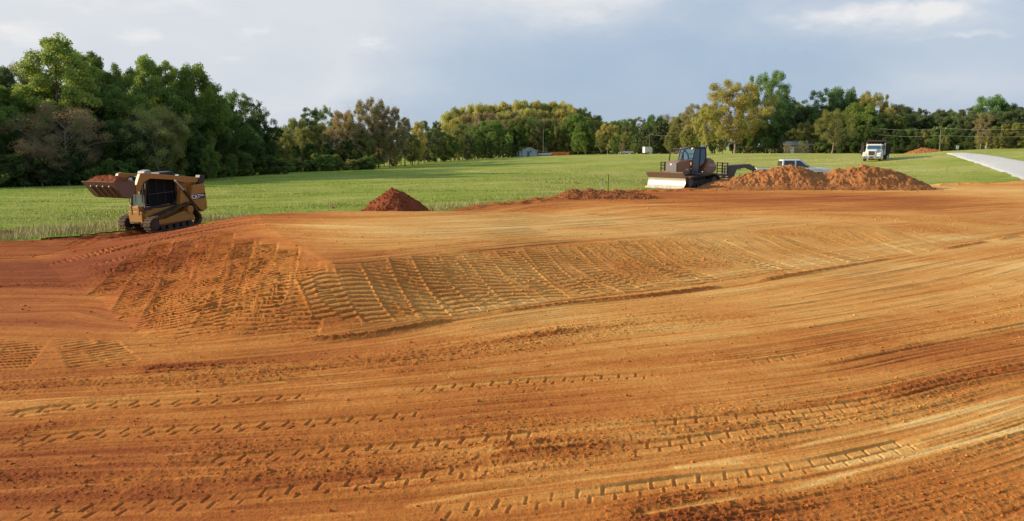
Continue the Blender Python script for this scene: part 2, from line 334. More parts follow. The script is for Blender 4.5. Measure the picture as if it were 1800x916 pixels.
    return h, np.clip(tone-.08*rough, -.2, 1.3), np.clip(rough, 0, 1)
def Hs(x, y):
    sh = np.asarray(x, float).shape; x = np.ravel(np.asarray(x, float)); y = np.ravel(np.asarray(y, float))
    return (H0f(x, y)+soil_detail(x, y)[0]).reshape(sh)
# ------------------------------------------------------------------ materials
def newmat(name):
    m = bpy.data.materials.new(name); m.use_nodes = True; return m, m.node_tree, m.node_tree.nodes['Principled BSDF']
def nd(nt, t, ins=None, **k):
    n = nt.nodes.new(t)
    for a, v in k.items(): setattr(n, a, v)
    for a, v in (ins or {}).items():
        if hasattr(v, 'links') or isinstance(v, bpy.types.NodeSocket): nt.links.new(v, n.inputs[a])
        else: n.inputs[a].default_value = v
    return n
def ramp(nt, fac, stops):
    r = nd(nt, 'ShaderNodeValToRGB'); nt.links.new(fac, r.inputs[0]); e = r.color_ramp.elements
    e[0].position, e[0].color = stops[0][0], (*stops[0][1], 1); e[1].position, e[1].color = stops[-1][0], (*stops[-1][1], 1)
    for p, c in stops[1:-1]:
        q = e.new(p); q.color = (*c, 1)
    return r.outputs[0]
def objco(nt): return nd(nt, 'ShaderNodeTexCoord').outputs['Object']
def noise(nt, co, sc, det=4, ro=.55): return nd(nt, 'ShaderNodeTexNoise', {'Vector': co, 'Scale': sc, 'Detail': det, 'Roughness': ro}).outputs[0]
def mth(nt, op, a, b, c=None):
    n = nd(nt, 'ShaderNodeMath', {0: a, 1: b}, operation=op)
    return n.outputs[0]
def soil_mat():
    m, nt, b = newmat('clay_soil'); co = objco(nt)
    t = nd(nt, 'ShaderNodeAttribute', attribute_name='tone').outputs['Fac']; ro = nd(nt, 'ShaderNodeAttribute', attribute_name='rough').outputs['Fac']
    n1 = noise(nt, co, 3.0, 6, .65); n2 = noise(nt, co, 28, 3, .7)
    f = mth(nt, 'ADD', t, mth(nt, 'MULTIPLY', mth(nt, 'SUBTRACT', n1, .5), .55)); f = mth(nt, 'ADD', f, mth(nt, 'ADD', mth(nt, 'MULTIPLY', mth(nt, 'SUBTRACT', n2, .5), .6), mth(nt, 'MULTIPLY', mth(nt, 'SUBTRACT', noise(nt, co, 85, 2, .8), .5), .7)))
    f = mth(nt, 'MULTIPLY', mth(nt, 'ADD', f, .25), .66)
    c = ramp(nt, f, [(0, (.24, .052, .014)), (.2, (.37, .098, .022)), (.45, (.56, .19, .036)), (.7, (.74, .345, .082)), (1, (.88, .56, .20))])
    nt.links.new(c, b.inputs['Base Color']); b.inputs['Roughness'].default_value = .95; b.inputs['Specular IOR Level'].default_value = .12
    nb = noise(nt, co, 45, 4, .7); nb2 = noise(nt, co, 12, 3, .6)
    hh = mth(nt, 'ADD', mth(nt, 'MULTIPLY', nb, mth(nt, 'ADD', mth(nt, 'MULTIPLY', ro, 1.2), .35)), mth(nt, 'MULTIPLY', nb2, .5))
    bp = nd(nt, 'ShaderNodeBump', {'Height': hh, 'Distance': .026, 'Strength': 1.0}); nt.links.new(bp.outputs[0], b.inputs['Normal']); return m
def pile_mat(name, dark, light):
    m, nt, b = newmat(name); co = objco(nt); f = noise(nt, co, 2.2, 8, .7)
    c = ramp(nt, f, [(.3, dark), (.55, tuple(.5*(a+q) for a, q in zip(dark, light))), (.75, light)]); nt.links.new(c, b.inputs['Base Color']); b.inputs['Roughness'].default_value = .95; b.inputs['Specular IOR Level'].default_value = .1
    bp = nd(nt, 'ShaderNodeBump', {'Height': noise(nt, co, 9, 5, .7), 'Distance': .12, 'Strength': .9}); nt.links.new(bp.outputs[0], b.inputs['Normal']); return m
def field_mat():
    m, nt, b = newmat('field_turf'); co = objco(nt)
    a = noise(nt, co, .055, 5, .6); mpn = nd(nt, 'ShaderNodeMapping', {'Vector': co, 'Scale': (.5, 1.6, 1)}).outputs[0]; d = noise(nt, mpn, .5, 6, .7); e = noise(nt, co, 6, 4, .7)
    f = mth(nt, 'ADD', mth(nt, 'MULTIPLY', a, .45), mth(nt, 'ADD', mth(nt, 'MULTIPLY', d, .4), mth(nt, 'MULTIPLY', e, .25)))
    sx = nd(nt, 'ShaderNodeSeparateXYZ', {0: co}).outputs[0]; f = mth(nt, 'ADD', f, nd(nt, 'ShaderNodeMapRange', {0: sx, 1: -45, 2: 40, 3: -.07, 4: .03}).outputs[0])
    c = ramp(nt, f, [(.34, (.12, .215, .016)), (.46, (.225, .305, .028)), (.56, (.37, .385, .07)), (.67, (.54, .48, .18))])
    nt.links.new(c, b.inputs['Base Color']); b.inputs['Roughness'].default_value = .9; b.inputs['Specular IOR Level'].default_value = .1
    bp = nd(nt, 'ShaderNodeBump', {'Height': mth(nt, 'ADD', d, e), 'Distance': .12, 'Strength': .8}); nt.links.new(bp.outputs[0], b.inputs['Normal']); return m
def blade_mat(name, c0, c1):
    m, nt, b = newmat(name); f = noise(nt, objco(nt), .6, 5, .7)
    c = ramp(nt, f, [(.3, c0), (.7, c1)]); nt.links.new(c, b.inputs['Base Color']); b.inputs['Roughness'].default_value = .8; b.inputs['Specular IOR Level'].default_value = .15; return m
def paint(name, col, rough=.5, metal=0.0, dirt=.25, dcol=(.30, .14, .06), spec=.4):
    m, nt, b = newmat(name); co = objco(nt); f = noise(nt, co, 3.5, 6, .7)
    g = nd(nt, 'ShaderNodeMapRange', {0: f, 1: .42, 2: .75, 3: dirt*.15, 4: dirt}).outputs[0]
    mx = nd(nt, 'ShaderNodeMixRGB', {0: g, 1: (*col, 1), 2: (*dcol, 1)}); nt.links.new(mx.outputs[0], b.inputs['Base Color'])
    b.inputs['Roughness'].default_value = rough; b.inputs['Metallic'].default_value = metal; b.inputs['Specular IOR Level'].default_value = spec; return m
def glass_mat(name, col=(.02, .03, .035)):
    m, nt, b = newmat(name); b.inputs['Base Color'].default_value = (*col, 1); b.inputs['Roughness'].default_value = .08; b.inputs['Specular IOR Level'].default_value = .8; return m
M = {}
M['soil'] = soil_mat(); M['turf'] = field_mat()
M['grass'] = blade_mat('green_blades', (.14, .235, .02), (.40, .42, .075)); M['dry'] = blade_mat('dry_blades', (.40, .34, .13), (.60, .48, .24))
# ------------------------------------------------------------------ mesh builders
def mesh_np(name, V, Fq, mat, parent=None, smooth_=False):
    me = bpy.data.meshes.new(name); V = np.asarray(V, np.float32); Fq = np.asarray(Fq, np.int32); n, k = Fq.shape
    me.vertices.add(len(V)); me.vertices.foreach_set('co', V.ravel()); me.loops.add(n*k); me.loops.foreach_set('vertex_index', Fq.ravel())
    me.polygons.add(n); me.polygons.foreach_set('loop_start', np.arange(0, n*k, k, dtype=np.int32)); me.polygons.foreach_set('loop_total', np.full(n, k, np.int32))
    if smooth_: me.polygons.foreach_set('use_smooth', np.ones(n, bool))
    me.materials.append(mat); me.update(calc_edges=True)
    o = bpy.data.objects.new(name, me); COL.objects.link(o)
    if parent: o.parent = parent
    return o
def gridfaces(nr, nc):
    i = np.arange(nr-1)[:, None]*nc+np.arange(nc-1)[None]; i = i.ravel(); return np.stack([i, i+1, i+nc+1, i+nc], 1)
def polar(az, r):
    A, R = np.meshgrid(az, r); return (np.sin(A)*R).ravel(), (np.cos(A)*R).ravel(), len(r), len(az)
def ground_sheet(az, r, which, kind):
    x, y, nr, nc = polar(az, r); f = gridfaces(nr, nc)
    m = soilmask(x, y)
    keep = ((m[f] > -.5).any(1)) if which == 'soil' else ((m[f] < .02).any(1))
    f = f[keep]; used = np.zeros(len(x), bool); used[f.ravel()] = True; mp_ = np.cumsum(used)-1; x = x[used]; y = y[used]; f = mp_[f]
    return x, y, f
def finish_sheet(name, parts, mat, attrs=True):
    V = []; Fs = []; n = 0; T = []; R = []
    for x, y, f, soil in parts:
        z = H0f(x, y)
        if soil:
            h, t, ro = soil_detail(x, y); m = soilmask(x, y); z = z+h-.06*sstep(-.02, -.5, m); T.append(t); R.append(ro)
        else:
            m = soilmask(x, y); z = z+.03+(fbm(x*.25, y*.5, 3, 71)-.5)*.12*sstep(0, -3, m)+(fbm(x*.03, y*.06, 2, 72)-.5)*.5*sstep(40, 90, np.hypot(x, y))*0
        V.append(np.stack([x, y, z], 1)); Fs.append(f+n); n += len(x)
    o = mesh_np(name, np.concatenate(V), np.concatenate(Fs), mat, smooth_=True)
    if parts[0][3]:
        for nm, a in (('tone', T), ('rough', R)):
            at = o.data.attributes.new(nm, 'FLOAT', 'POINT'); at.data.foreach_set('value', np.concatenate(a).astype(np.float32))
    o['kind'] = 'structure'; return o
r = 3.4; rs = []
while r < 86:
    rs.append(r)
    dr = max(.015, min(r*r/4700*.8, .021)) if r < 20 else .021+(r-20)*.0020
    r += dr
AZ = math.radians(46)
# ------------------------------------------------------------------ ground
def build_ground():
    azf = np.linspace(-AZ, AZ, 1440)
    x, y, f = ground_sheet(azf, np.array(rs), 'soil', 0)
    azr = np.linspace(AZ, 2*math.pi-AZ, 260); ro = np.concatenate([np.array([.05, 1, 2]), np.arange(3.4, 86, 1.0)])
    x2, y2, f2 = ground_sheet(azr, ro, 'soil', 0)
    x3, y3, f3 = ground_sheet(np.linspace(-AZ, AZ, 60), np.array([.05, 1, 2, 2.8, 3.4]), 'soil', 0)
    finish_sheet('bare_soil_ground', [(x, y, f, True), (x2, y2, f2, True), (x3, y3, f3, True)], M['soil'])
    rg = np.concatenate([np.arange(22, 60, .22), np.geomspace(60, 330, 330), np.geomspace(335, 3500, 30)])
    g1 = ground_sheet(np.linspace(-AZ, AZ, 640), rg, 'grass', 0)
    g2 = ground_sheet(azr, np.concatenate([np.geomspace(18, 330, 90), np.geomspace(335, 3500, 20)]), 'grass', 0)
    finish_sheet('grass_field', [(*g1, False), (*g2, False)], M['turf'])
build_ground()
def Hg(x, y): return float(H0f(np.array([x], float), np.array([y], float))[0])
def Hd(x, y): return float(Hs(np.array([x], float), np.array([y], float))[0])
def tag(o, label, cat, group=None, kind=None):
    if label: o['label'] = label
    if cat: o['category'] = cat
    if group: o['group'] = group
    if kind: o['kind'] = kind
    return o
def empty(name, loc, rz=0, rx=0, ry=0):
    o = bpy.data.objects.new(name, None); COL.objects.link(o); o.location = loc; o.rotation_euler = (rx, ry, rz); o.empty_display_size = .3; return o
# clods lying on the soil
def clods():
    n = 90000; az = rng.uniform(-math.radians(41), math.radians(41), n); r_ = 4.5*np.exp(rng.uniform(0, 1, n)**.8*math.log(45/4.5))
    x = np.sin(az)*r_; y = np.cos(az)*r_; ok = soilmask(x, y) > .3; x = x[ok]; y = y[ok]
    h, t, ro = soil_detail(x, y); keep = rng.uniform(0, 1, len(x)) < .06+ro*.5; x = x[keep]; y = y[keep]; z = (H0f(x, y)+h[keep])
    n = len(x); sz = (.004+.014*rng.uniform(0, 1, n)**4)*(1+np.hypot(x, y)/25)
    big = rng.uniform(0, 1, n) < .015; sz = np.where(big, sz*1.8, sz)
    dirs = np.array([(1, 0, 0), (-1, 0, 0), (0, 1, 0), (0, -1, 0), (0, 0, 1), (0, 0, -1)], float)
    V = dirs[None]*sz[:, None, None]*rng.uniform(.55, 1.4, (n, 6, 1)); a = rng.uniform(0, 6.28, n); c, s = np.cos(a)[:, None], np.sin(a)[:, None]
    V = np.stack([V[..., 0]*c-V[..., 1]*s, V[..., 0]*s+V[..., 1]*c, V[..., 2]*.8], -1)+np.stack([x, y, z+sz*.2], -1)[:, None]
    fc = np.array([(0, 2, 4), (2, 1, 4), (1, 3, 4), (3, 0, 4), (2, 0, 5), (1, 2, 5), (3, 1, 5), (0, 3, 5)])
    Fc = (fc[None]+6*np.arange(n)[:, None, None]).reshape(-1, 3)
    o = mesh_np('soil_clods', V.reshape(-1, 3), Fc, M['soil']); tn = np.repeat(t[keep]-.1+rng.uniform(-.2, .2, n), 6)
    at = o.data.attributes.new('tone', 'FLOAT', 'POINT'); at.data.foreach_set('value', tn.astype(np.float32)); o['kind'] = 'stuff'; o['label'] = 'small loose clods of red clay scattered over the graded soil'
clods()
def blades(name, x, y, hh, ww, mat, label, lean=.35):
    n = len(x); z = H0f(x, y); a = rng.uniform(-.9, .9, n); dx = np.cos(a)*ww/2; dy = np.sin(a)*ww/2; la = rng.uniform(0, 6.28, n); L = hh*rng.uniform(0, lean, n)
    V = np.zeros((n, 3, 3)); V[:, 0] = np.stack([x-dx, y-dy, z-.03], -1); V[:, 1] = np.stack([x+dx, y+dy, z-.03], -1); V[:, 2] = np.stack([x+np.cos(la)*L, y+np.sin(la)*L, z+hh], -1)
    o = mesh_np(name, V.reshape(-1, 3), np.arange(3*n).reshape(-1, 3), mat); o['kind'] = 'stuff'; o['label'] = label; return o
def grass():
    n = 265000; az = rng.uniform(-math.radians(41), math.radians(41), n); r_ = 1/(rng.uniform(1/210, 1/26, n)); x = np.sin(az)*r_; y = np.cos(az)*r_
    m = soilmask(x, y); ok = m < -.0; x = x[ok]; y = y[ok]; r_ = r_[ok]
    k = 45000; az2 = rng.uniform(-math.radians(35), math.radians(35), k); y2 = Yb(np.tan(az2))+rng.uniform(-1.5, 3.2, k); x2 = np.tan(az2)*y2; o2 = (soilmask(x2, y2) < .05) & (soilmask(x2, y2) > -1.6); x = np.concatenate([x, x2[o2]]); y = np.concatenate([y, y2[o2]]); r_ = np.hypot(x, y)
    blades('grass', x, y, rng.uniform(.025, .075, len(x))*(1+.3*fbm(x*.3, y*.3, 2, 81)), .014+r_*.0009, M['grass'], 'short green spring grass covering the field')
    n = 350000; az = rng.uniform(-math.radians(41), math.radians(41), n); r_ = 1/(rng.uniform(1/200, 1/26, n)); x = np.sin(az)*r_; y = np.cos(az)*r_
    m = soilmask(x, y); w = .09+.45*sstep(-.1, .3, x/y)*sstep(.4, .6, fbm(x*.05, y*.12, 3, 88))+.35*sstep(.53, .70, fbm(x*.09, y*.2, 4, 83))+.9*np.exp(-((m+1.1)/.9)**2)*(.25+.75*sstep(.4, .6, fbm(x*.4, y*.4, 2, 84)))*(x/y < -.02)+.25*np.exp(-((m+1.0)/.8)**2)
    ok = (m < .05) & (rng.uniform(0, 1, n) < w); x = x[ok]; y = y[ok]; r_ = r_[ok]; m = m[ok]
    edge = np.exp(-((m+1.1)/1.0)**2)
    drive = ~((x/y > .5) & (y > 60))
    x = x[drive]; y = y[drive]; r_ = r_[drive]; edge = edge[drive]
    blades('dry_grass', x, y, rng.uniform(.07, .17, len(x))*(1+1.9*edge*rng.uniform(0, 1, len(x))), .008+r_*.0006, M['dry'], 'tall straw coloured dead grass stems along the soil edge and in the field', .5)
grass()
# ------------------------------------------------------------------ trees
def foliage_mat():
    m, nt, b = newmat('foliage'); oi = nd(nt, 'ShaderNodeObjectInfo'); co = objco(nt)
    f = noise(nt, co, .55, 5, .65); f2 = noise(nt, co, 3.2, 3, .7)
    v = mth(nt, 'ADD', mth(nt, 'MULTIPLY', f, 1.1), mth(nt, 'MULTIPLY', f2, .9)); v = mth(nt, 'SUBTRACT', v, .02)
    hs_ = nd(nt, 'ShaderNodeHueSaturation', {'Hue': .5, 'Saturation': 1.0, 'Value': v, 'Color': oi.outputs['Color']})
    mx = nd(nt, 'ShaderNodeMixRGB', {0: mth(nt, 'MULTIPLY', mth(nt, 'SUBTRACT', f, .45), 1.2), 1: hs_.outputs[0], 2: (.30, .26, .05, 1)}, use_clamp=True)
    di = nd(nt, 'ShaderNodeBsdfDiffuse', {'Color': mx.outputs[0]}); tr = nd(nt, 'ShaderNodeBsdfTranslucent', {'Color': mx.outputs[0]})
    sh = nd(nt, 'ShaderNodeMixShader', {0: .46, 1: di.outputs[0], 2: tr.outputs[0]}); nt.links.new(sh.outputs[0], nt.nodes['Material Output'].inputs[0]); return m
def bark_mat(name, c0, c1):
    m, nt, b = newmat(name); mpn = nd(nt, 'ShaderNodeMapping', {'Vector': objco(nt), 'Scale': (3, 3, .7)}).outputs[0]; f = noise(nt, mpn, 2.5, 5, .7)
    nt.links.new(ramp(nt, f, [(.3, c0), (.7, c1)]), b.inputs['Base Color']); b.inputs['Roughness'].default_value = .95; b.inputs['Specular IOR Level'].default_value = .1; return m
M['leaf'] = foliage_mat(); M['bark'] = bark_mat('bark', (.09, .065, .045), (.21, .16, .115)); M['bark_pale'] = bark_mat('pale_bark', (.20, .15, .11), (.38, .31, .24))
def tubes(paths, sides=5):
    V = []; Fq = []; n = 0
    for P, R in paths:
        P = np.array(P, float); k = len(P)
        for i in range(k):
            d = P[min(i+1, k-1)]-P[max(i-1, 0)]; d /= (np.linalg.norm(d)+1e-9)
            a = np.cross(d, (0, 0, 1)) if abs(d[2]) < .95 else np.cross(d, (1, 0, 0)); a /= np.linalg.norm(a); b = np.cross(d, a)
            for j in range(sides):
                t = 2*math.pi*j/sides; V.append(P[i]+R[i]*(math.cos(t)*a+math.sin(t)*b))
        for i in range(k-1):
            for j in range(sides): Fq.append((n+i*sides+j, n+i*sides+(j+1) % sides, n+(i+1)*sides+(j+1) % sides, n+(i+1)*sides+j))
        n += k*sides
    return V, Fq
def bend(p, q, g, sag=.0, n=4, w=.25):
    p = np.array(p, float); q = np.array(q, float); L = np.linalg.norm(q-p); out = []
    o1 = g.normal(0, w*L*.18, 3)
    for i in range(n+1):
        t = i/n; out.append(p+(q-p)*t+o1*math.sin(math.pi*t)+np.array((0, 0, sag*L*math.sin(math.pi*t))))
    return out
ENV = {  # height, crown base, widest, half width, top power
 'poplar': (17, 3.0, .42, 3.5, .8), 'oak': (16, 3.2, .55, 6.8, .5), 'round': (12, 2.2, .5, 4.8, .5), 'pine': (16, 4.0, .45, 3.0, .7), 'cedar': (11, .6, .25, 2.7, 1.1), 'leafy': (14, 2.0, .5, 4.2, .6),
 'sparse': (16, 4.0, .55, 4.4, .6), 'bare': (12, 2.0, .6, 4.6, .5), 'shrub': (4, .1, .4, 2.3, .6), 'lone': (11, 2.6, .55, 4.4, .6)}
NLEAF = {'poplar': 26000, 'oak': 32000, 'round': 23000, 'pine': 21000, 'cedar': 19000, 'leafy': 25000, 'sparse': 14000, 'bare': 15000, 'shrub': 8000, 'lone': 15000}
LSZ = {'poplar': .155, 'oak': .165, 'round': .165, 'pine': .16, 'cedar': .155, 'leafy': .16, 'sparse': .135, 'bare': .09, 'shrub': .14, 'lone': .125}
def tree_meshes(kind, seed):
    g = np.random.default_rng(seed*101+sum(map(ord, kind))); Hh, zb, zw, R, pw = ENV[kind]; cr = Hh-zb
    paths = []; lean = g.normal(0, .25, 2); top = np.array((lean[0], lean[1], Hh*(.93 if kind in ('pine', 'cedar', 'poplar') else .72)))
    trunk = bend((0, 0, -.3), top, g, n=7, w=.06); r0 = Hh*(.013 if kind in ('poplar', 'pine', 'sparse') else .019)
    if kind == 'shrub': r0 = .05
    paths.append((trunk, [r0*(1.25 if i == 0 else 1)*(1-.85*i/7) for i in range(8)]))
    def tp(z):
        f = np.clip((z+.3)/(top[2]+.3), 0, 1)*7; i = int(min(f, 6)); return trunk[i]+(trunk[i+1]-trunk[i])*(f-i)
    nc = {'poplar': 46, 'oak': 62, 'round': 46, 'pine': 44, 'cedar': 60, 'leafy': 52, 'sparse': 40, 'bare': 46, 'shrub': 22, 'lone': 40}[kind]
    lobes = g.uniform(0, 6.28, 5); lobz = g.uniform(0, 1, 5)
    C = []; CR = []
    for i in range(nc):
        t = (i+g.uniform(0, 1))/nc; t = t**(.85 if kind in ('poplar',) else .8)
        env = (math.sin(math.pi*min(t/zw*.5, .5)) if t < zw else max(0, 1-((t-zw)/(1-zw))**2)**pw)
        env = .25+.75*env if kind != 'cedar' else (.3+.7*env)
        a = i*2.399+g.normal(0, .5); lob = 1+.22*math.cos(2*(a-lobes[0]))+.18*math.cos(3*(a-lobes[1])+5*t)+g.normal(0, .10)
        q = g.uniform(.45, 1)**.6; rr = R*env*lob*q
        z = zb+cr*t*.94+g.normal(0, .15); c = tp(min(z, top[2]))*np.array((1, 1, 0))+np.array((math.cos(a)*rr, math.sin(a)*rr, z))
        s = {'poplar': 1.05, 'oak': 1.5, 'round': 1.3, 'pine': 1.0, 'cedar': .85, 'leafy': 1.25, 'sparse': 1.0, 'bare': 1.15, 'shrub': .75, 'lone': 1.0}[kind]*g.uniform(.65, 1.3)
        C.append(c); CR.append(s)
        za = max(zb*.6, z-rr*g.uniform(.35, .9)); st = tp(min(za, top[2]*.97)); rb = max(.02, r0*.42*(1-za/Hh))
        P = bend(st, c, g, .06, 4, .5); paths.append((P, [rb, rb*.75, rb*.5, rb*.33, rb*.15]))
        if kind in ('bare', 'sparse', 'lone', 'oak'):
            for j in range(7 if kind == 'bare' else 4):
                e = c+g.normal(0, 1, 3)*s*.8; e[2] += s*.3; paths.append((bend(P[3], e, g, .05, 2, .4), [rb*.28, rb*.18, .008]))
    V, Fq = tubes(paths, 5)
    n = NLEAF[kind]; C = np.array(C); CR = np.array(CR); w = CR**2.2; w /= w.sum(); ci = g.choice(nc, n, p=w)
    d = g.normal(0, 1, (n, 3)); d /= np.linalg.norm(d, axis=1)[:, None]; rad = g.uniform(0, 1, n)**.42
    fl = np.array((1, 1, .72 if kind == 'pine' else .75 if kind in ('cedar', 'oak') else .95))
    sub = g.normal(0, 1, (nc, 5, 3)); sub /= np.linalg.norm(sub, axis=2)[..., None]; sb = sub[ci, g.integers(0, 5, n)]
    pos = C[ci]+(d*rad[:, None]*.62+sb*.55)*CR[ci][:, None]*fl*(1.0 if kind != 'cedar' else .9)
    keep = pos[:, 2] > .05; pos = pos[keep]; d = d[keep]; n = len(pos); sz = LSZ[kind]*g.uniform(.55, 1.25, n)
    nrm = d*.7+g.normal(0, .6, (n, 3))+np.array((0, 0, .35)); nrm /= np.linalg.norm(nrm, axis=1)[:, None]
    t1 = np.cross(nrm, g.normal(0, 1, (n, 3))); t1 /= np.linalg.norm(t1, axis=1)[:, None]; t2 = np.cross(nrm, t1)
    asp = .55 if kind != 'pine' else .35
    L = np.stack([pos-t1*sz[:, None], pos+t2*sz[:, None]*asp-t1*.1*sz[:, None], pos+t1*sz[:, None]*.9, pos-t2*sz[:, None]*asp], 1)
    return (V, Fq), (L.reshape(-1, 3), np.arange(4*n).reshape(-1, 4))
TM = {}
def variant(kind, k):
    if (kind, k) not in TM:
        (V, Fq), (LV, LF) = tree_meshes(kind, k)
        t = mesh_np('trunk', V, Fq, M['bark_pale'] if kind in ('lone', 'sparse', 'bare', 'oak') else M['bark'], smooth_=True); c = mesh_np('crown', LV, LF, M['leaf'])
        top = float(np.quantile(LV[:, 2], .998)); TM[(kind, k)] = (t.data, c.data, top); bpy.data.objects.remove(t); bpy.data.objects.remove(c)
    return TM[(kind, k)]
TCOL = {'bright': (.36, .46, .11), 'green': (.24, .34, .08), 'dark': (.10, .155, .05), 'pine': (.18, .225, .095), 'gold': (.53, .47, .13), 'yellow': (.60, .57, .17), 'brown': (.43, .35, .17), 'olive': (.34, .35, .11),
        'bud': (.38, .27, .15), 'blue': (.21, .34, .12), 'deep': (.19, .28, .075)}
NAME = {'poplar': 'tall_leafy_tree', 'oak': 'spreading_tree', 'round': 'round_tree', 'pine': 'pine_tree', 'cedar': 'cedar_tree', 'leafy': 'leafy_tree', 'sparse': 'thin_leaved_tree', 'bare': 'budding_tree', 'shrub': 'shrub', 'lone': 'single_tree'}
CATG = {'pine': 'pine tree', 'cedar': 'cedar tree', 'shrub': 'shrub'}
tk = [0]
KW = {'poplar': 'tall pointed', 'oak': 'broad spreading', 'round': 'round topped', 'pine': 'pine', 'cedar': 'dense cedar', 'leafy': 'bushy', 'sparse': 'thin open', 'bare': 'twiggy budding', 'shrub': 'low shrub'}
CW = {'bright': 'bright green', 'green': 'mid green', 'dark': 'very dark green', 'pine': 'dull dark green', 'gold': 'golden', 'yellow': 'yellow green', 'brown': 'brownish', 'olive': 'olive', 'bud': 'bare brown', 'blue': 'blue green', 'deep': 'deep green'}
LAND = [(-60, 'outer edge of the tall wood'), (25, 'ragged pine'), (108, 'tallest bright tree'), (182, 'open flat topped tree'), (228, 'narrow pointed tree'), (303, 'feathery peaked trees'), (350, 'clumpy rounded tree'), (373, 'small light sapling'), (430, 'two airy trees'), (492, 'dip in the treeline'), (548, 'lumpy olive pine'),
        (605, 'leaning brown tree'), (648, 'tallest golden brown tree'), (712, 'first dark pine'), (747, 'second dark pine'), (790, 'start of the wooded rise'), (860, 'rich green round crown'), (893, 'small fresh tree'), (930, 'blue shed'), (965, 'silver car by the shed'), (1016, 'lone round tree'), (1068, 'low golden tree'), (1104, 'silver car'),
        (1141, 'utility pole'), (1176, 'pinkish budding tree'), (1207, 'bulldozer cab'), (1240, 'drooping golden oak'), (1292, 'huge golden oak'), (1343, 'very tall blue green tree'), (1395, 'pickup truck'), (1422, 'pale shed'), (1462, 'forked trunk tree'), (1480, 'dome topped tree'), (1534, 'dump truck'), (1585, 'ragged pine tip'),
        (1620, 'far clay pile'), (1650, 'roadside pole'), (1692, 'white road sign'), (1733, 'broad round tree'), (1775, 'gravel drive'), (1840, 'far edge of the drive')]
USED = set()
def autolabel(px, top, kind, col, row):
    l = min(LAND, key=lambda q: abs(q[0]-px)); side = 'left of' if px < l[0]-3 else 'right of' if px > l[0]+3 else 'in line with'
    k = KW[kind]; k = k if kind in ('pine', 'shrub') else k+' tree'
    t = CW[col]+' '+k+' '+row+' '+side+' the '+l[1]
    if t in USED:
        L2 = sorted(LAND, key=lambda q: abs(q[0]-px))[:2]; t = CW[col]+' '+k+' '+row+' between '+L2[0][1]+' and '+L2[1][1]
        if len(t.split()) > 16: t = CW[col]+' '+k+' between '+L2[0][1]+' and '+L2[1][1]
    if t in USED:
        t = CW[col]+' '+k+' '+('just ' if abs(px-l[0]) < 10 else 'well ')+side.replace('in line with', 'by')+' the '+l[1]
    t = ' '.join(t.split()[:16]); USED.add(t); return t
def tree(px, top, kind, Y, col, label=None, group=None, w=1.0):
    if label in AUTO:
        row = 'at ground level' if kind == 'shrub' else 'rising high' if top < 150+(60 if px > 480 else 0) else 'at mid height' if top < 195+(35 if px > 480 else 0) else 'standing low'
        label = autolabel(px, top, kind, col, row)
    tk[0] += 1; k = tk[0] % (3 if kind in ('poplar', 'leafy', 'round', 'cedar', 'sparse', 'pine', 'shrub') else 2)
    tm, cm, H = variant(kind, k); z = 0
    for _ in range(2): x = col_x(px, Y, z); z = Hg(x, Y)
    hh = row_z(top, Y)-z; s = max(hh, .8)/H
    o = empty(NAME[kind], (x, Y, z-.05), random.uniform(0, 6.28)); ws = s*w*random.uniform(.93, 1.08); o.scale = (ws, ws, s)
    for nm, me in (('trunk', tm), ('crown', cm)):
        c = bpy.data.objects.new(nm, me); COL.objects.link(c); c.parent = o
        cc = TCOL[col]; q = random.uniform(.85, 1.15); c.color = (cc[0]*q*random.uniform(.93, 1.07), cc[1]*q, cc[2]*q, 1)
    tag(o, label, CATG.get(kind, 'tree'), group); return o
G1 = 'trees of the tall wood behind the loader'; G2 = 'trees of the brown and olive grove'; G3 = 'trees of the hedgerow'; G4 = 'trees on the wooded rise behind the shed'; G5 = 'trees behind the bulldozer'; G6 = 'trees of the dark wood behind the dump truck'
GL = {G1: ('tall dark green tree crowded in the shaded wood behind the track loader', 'low dark shrub at the foot of the shaded wood behind the loader'),
      G2: ('brownish tree crowded in the grove between the tall wood and the hedgerow', 'low dark shrub at the foot of the brownish grove'),
      G3: ('dark bushy tree in the even row left of the small blue shed', 'low shrub in the hedgerow left of the shed'),
      G4: ('pale yellow green tree on the wooded rise behind the small blue shed', 'low shrub below the wooded rise'),
      G5: ('olive tree in the belt across the field beyond the bulldozer cab', 'low shrub under the tree belt beyond the bulldozer'),
      G6: ('dark green tree massed in the wood behind the white dump truck', 'low dark shrub along the foot of the wood behind the dump truck')}
AUTO = {q for v in GL.values() for q in v}
T = tree
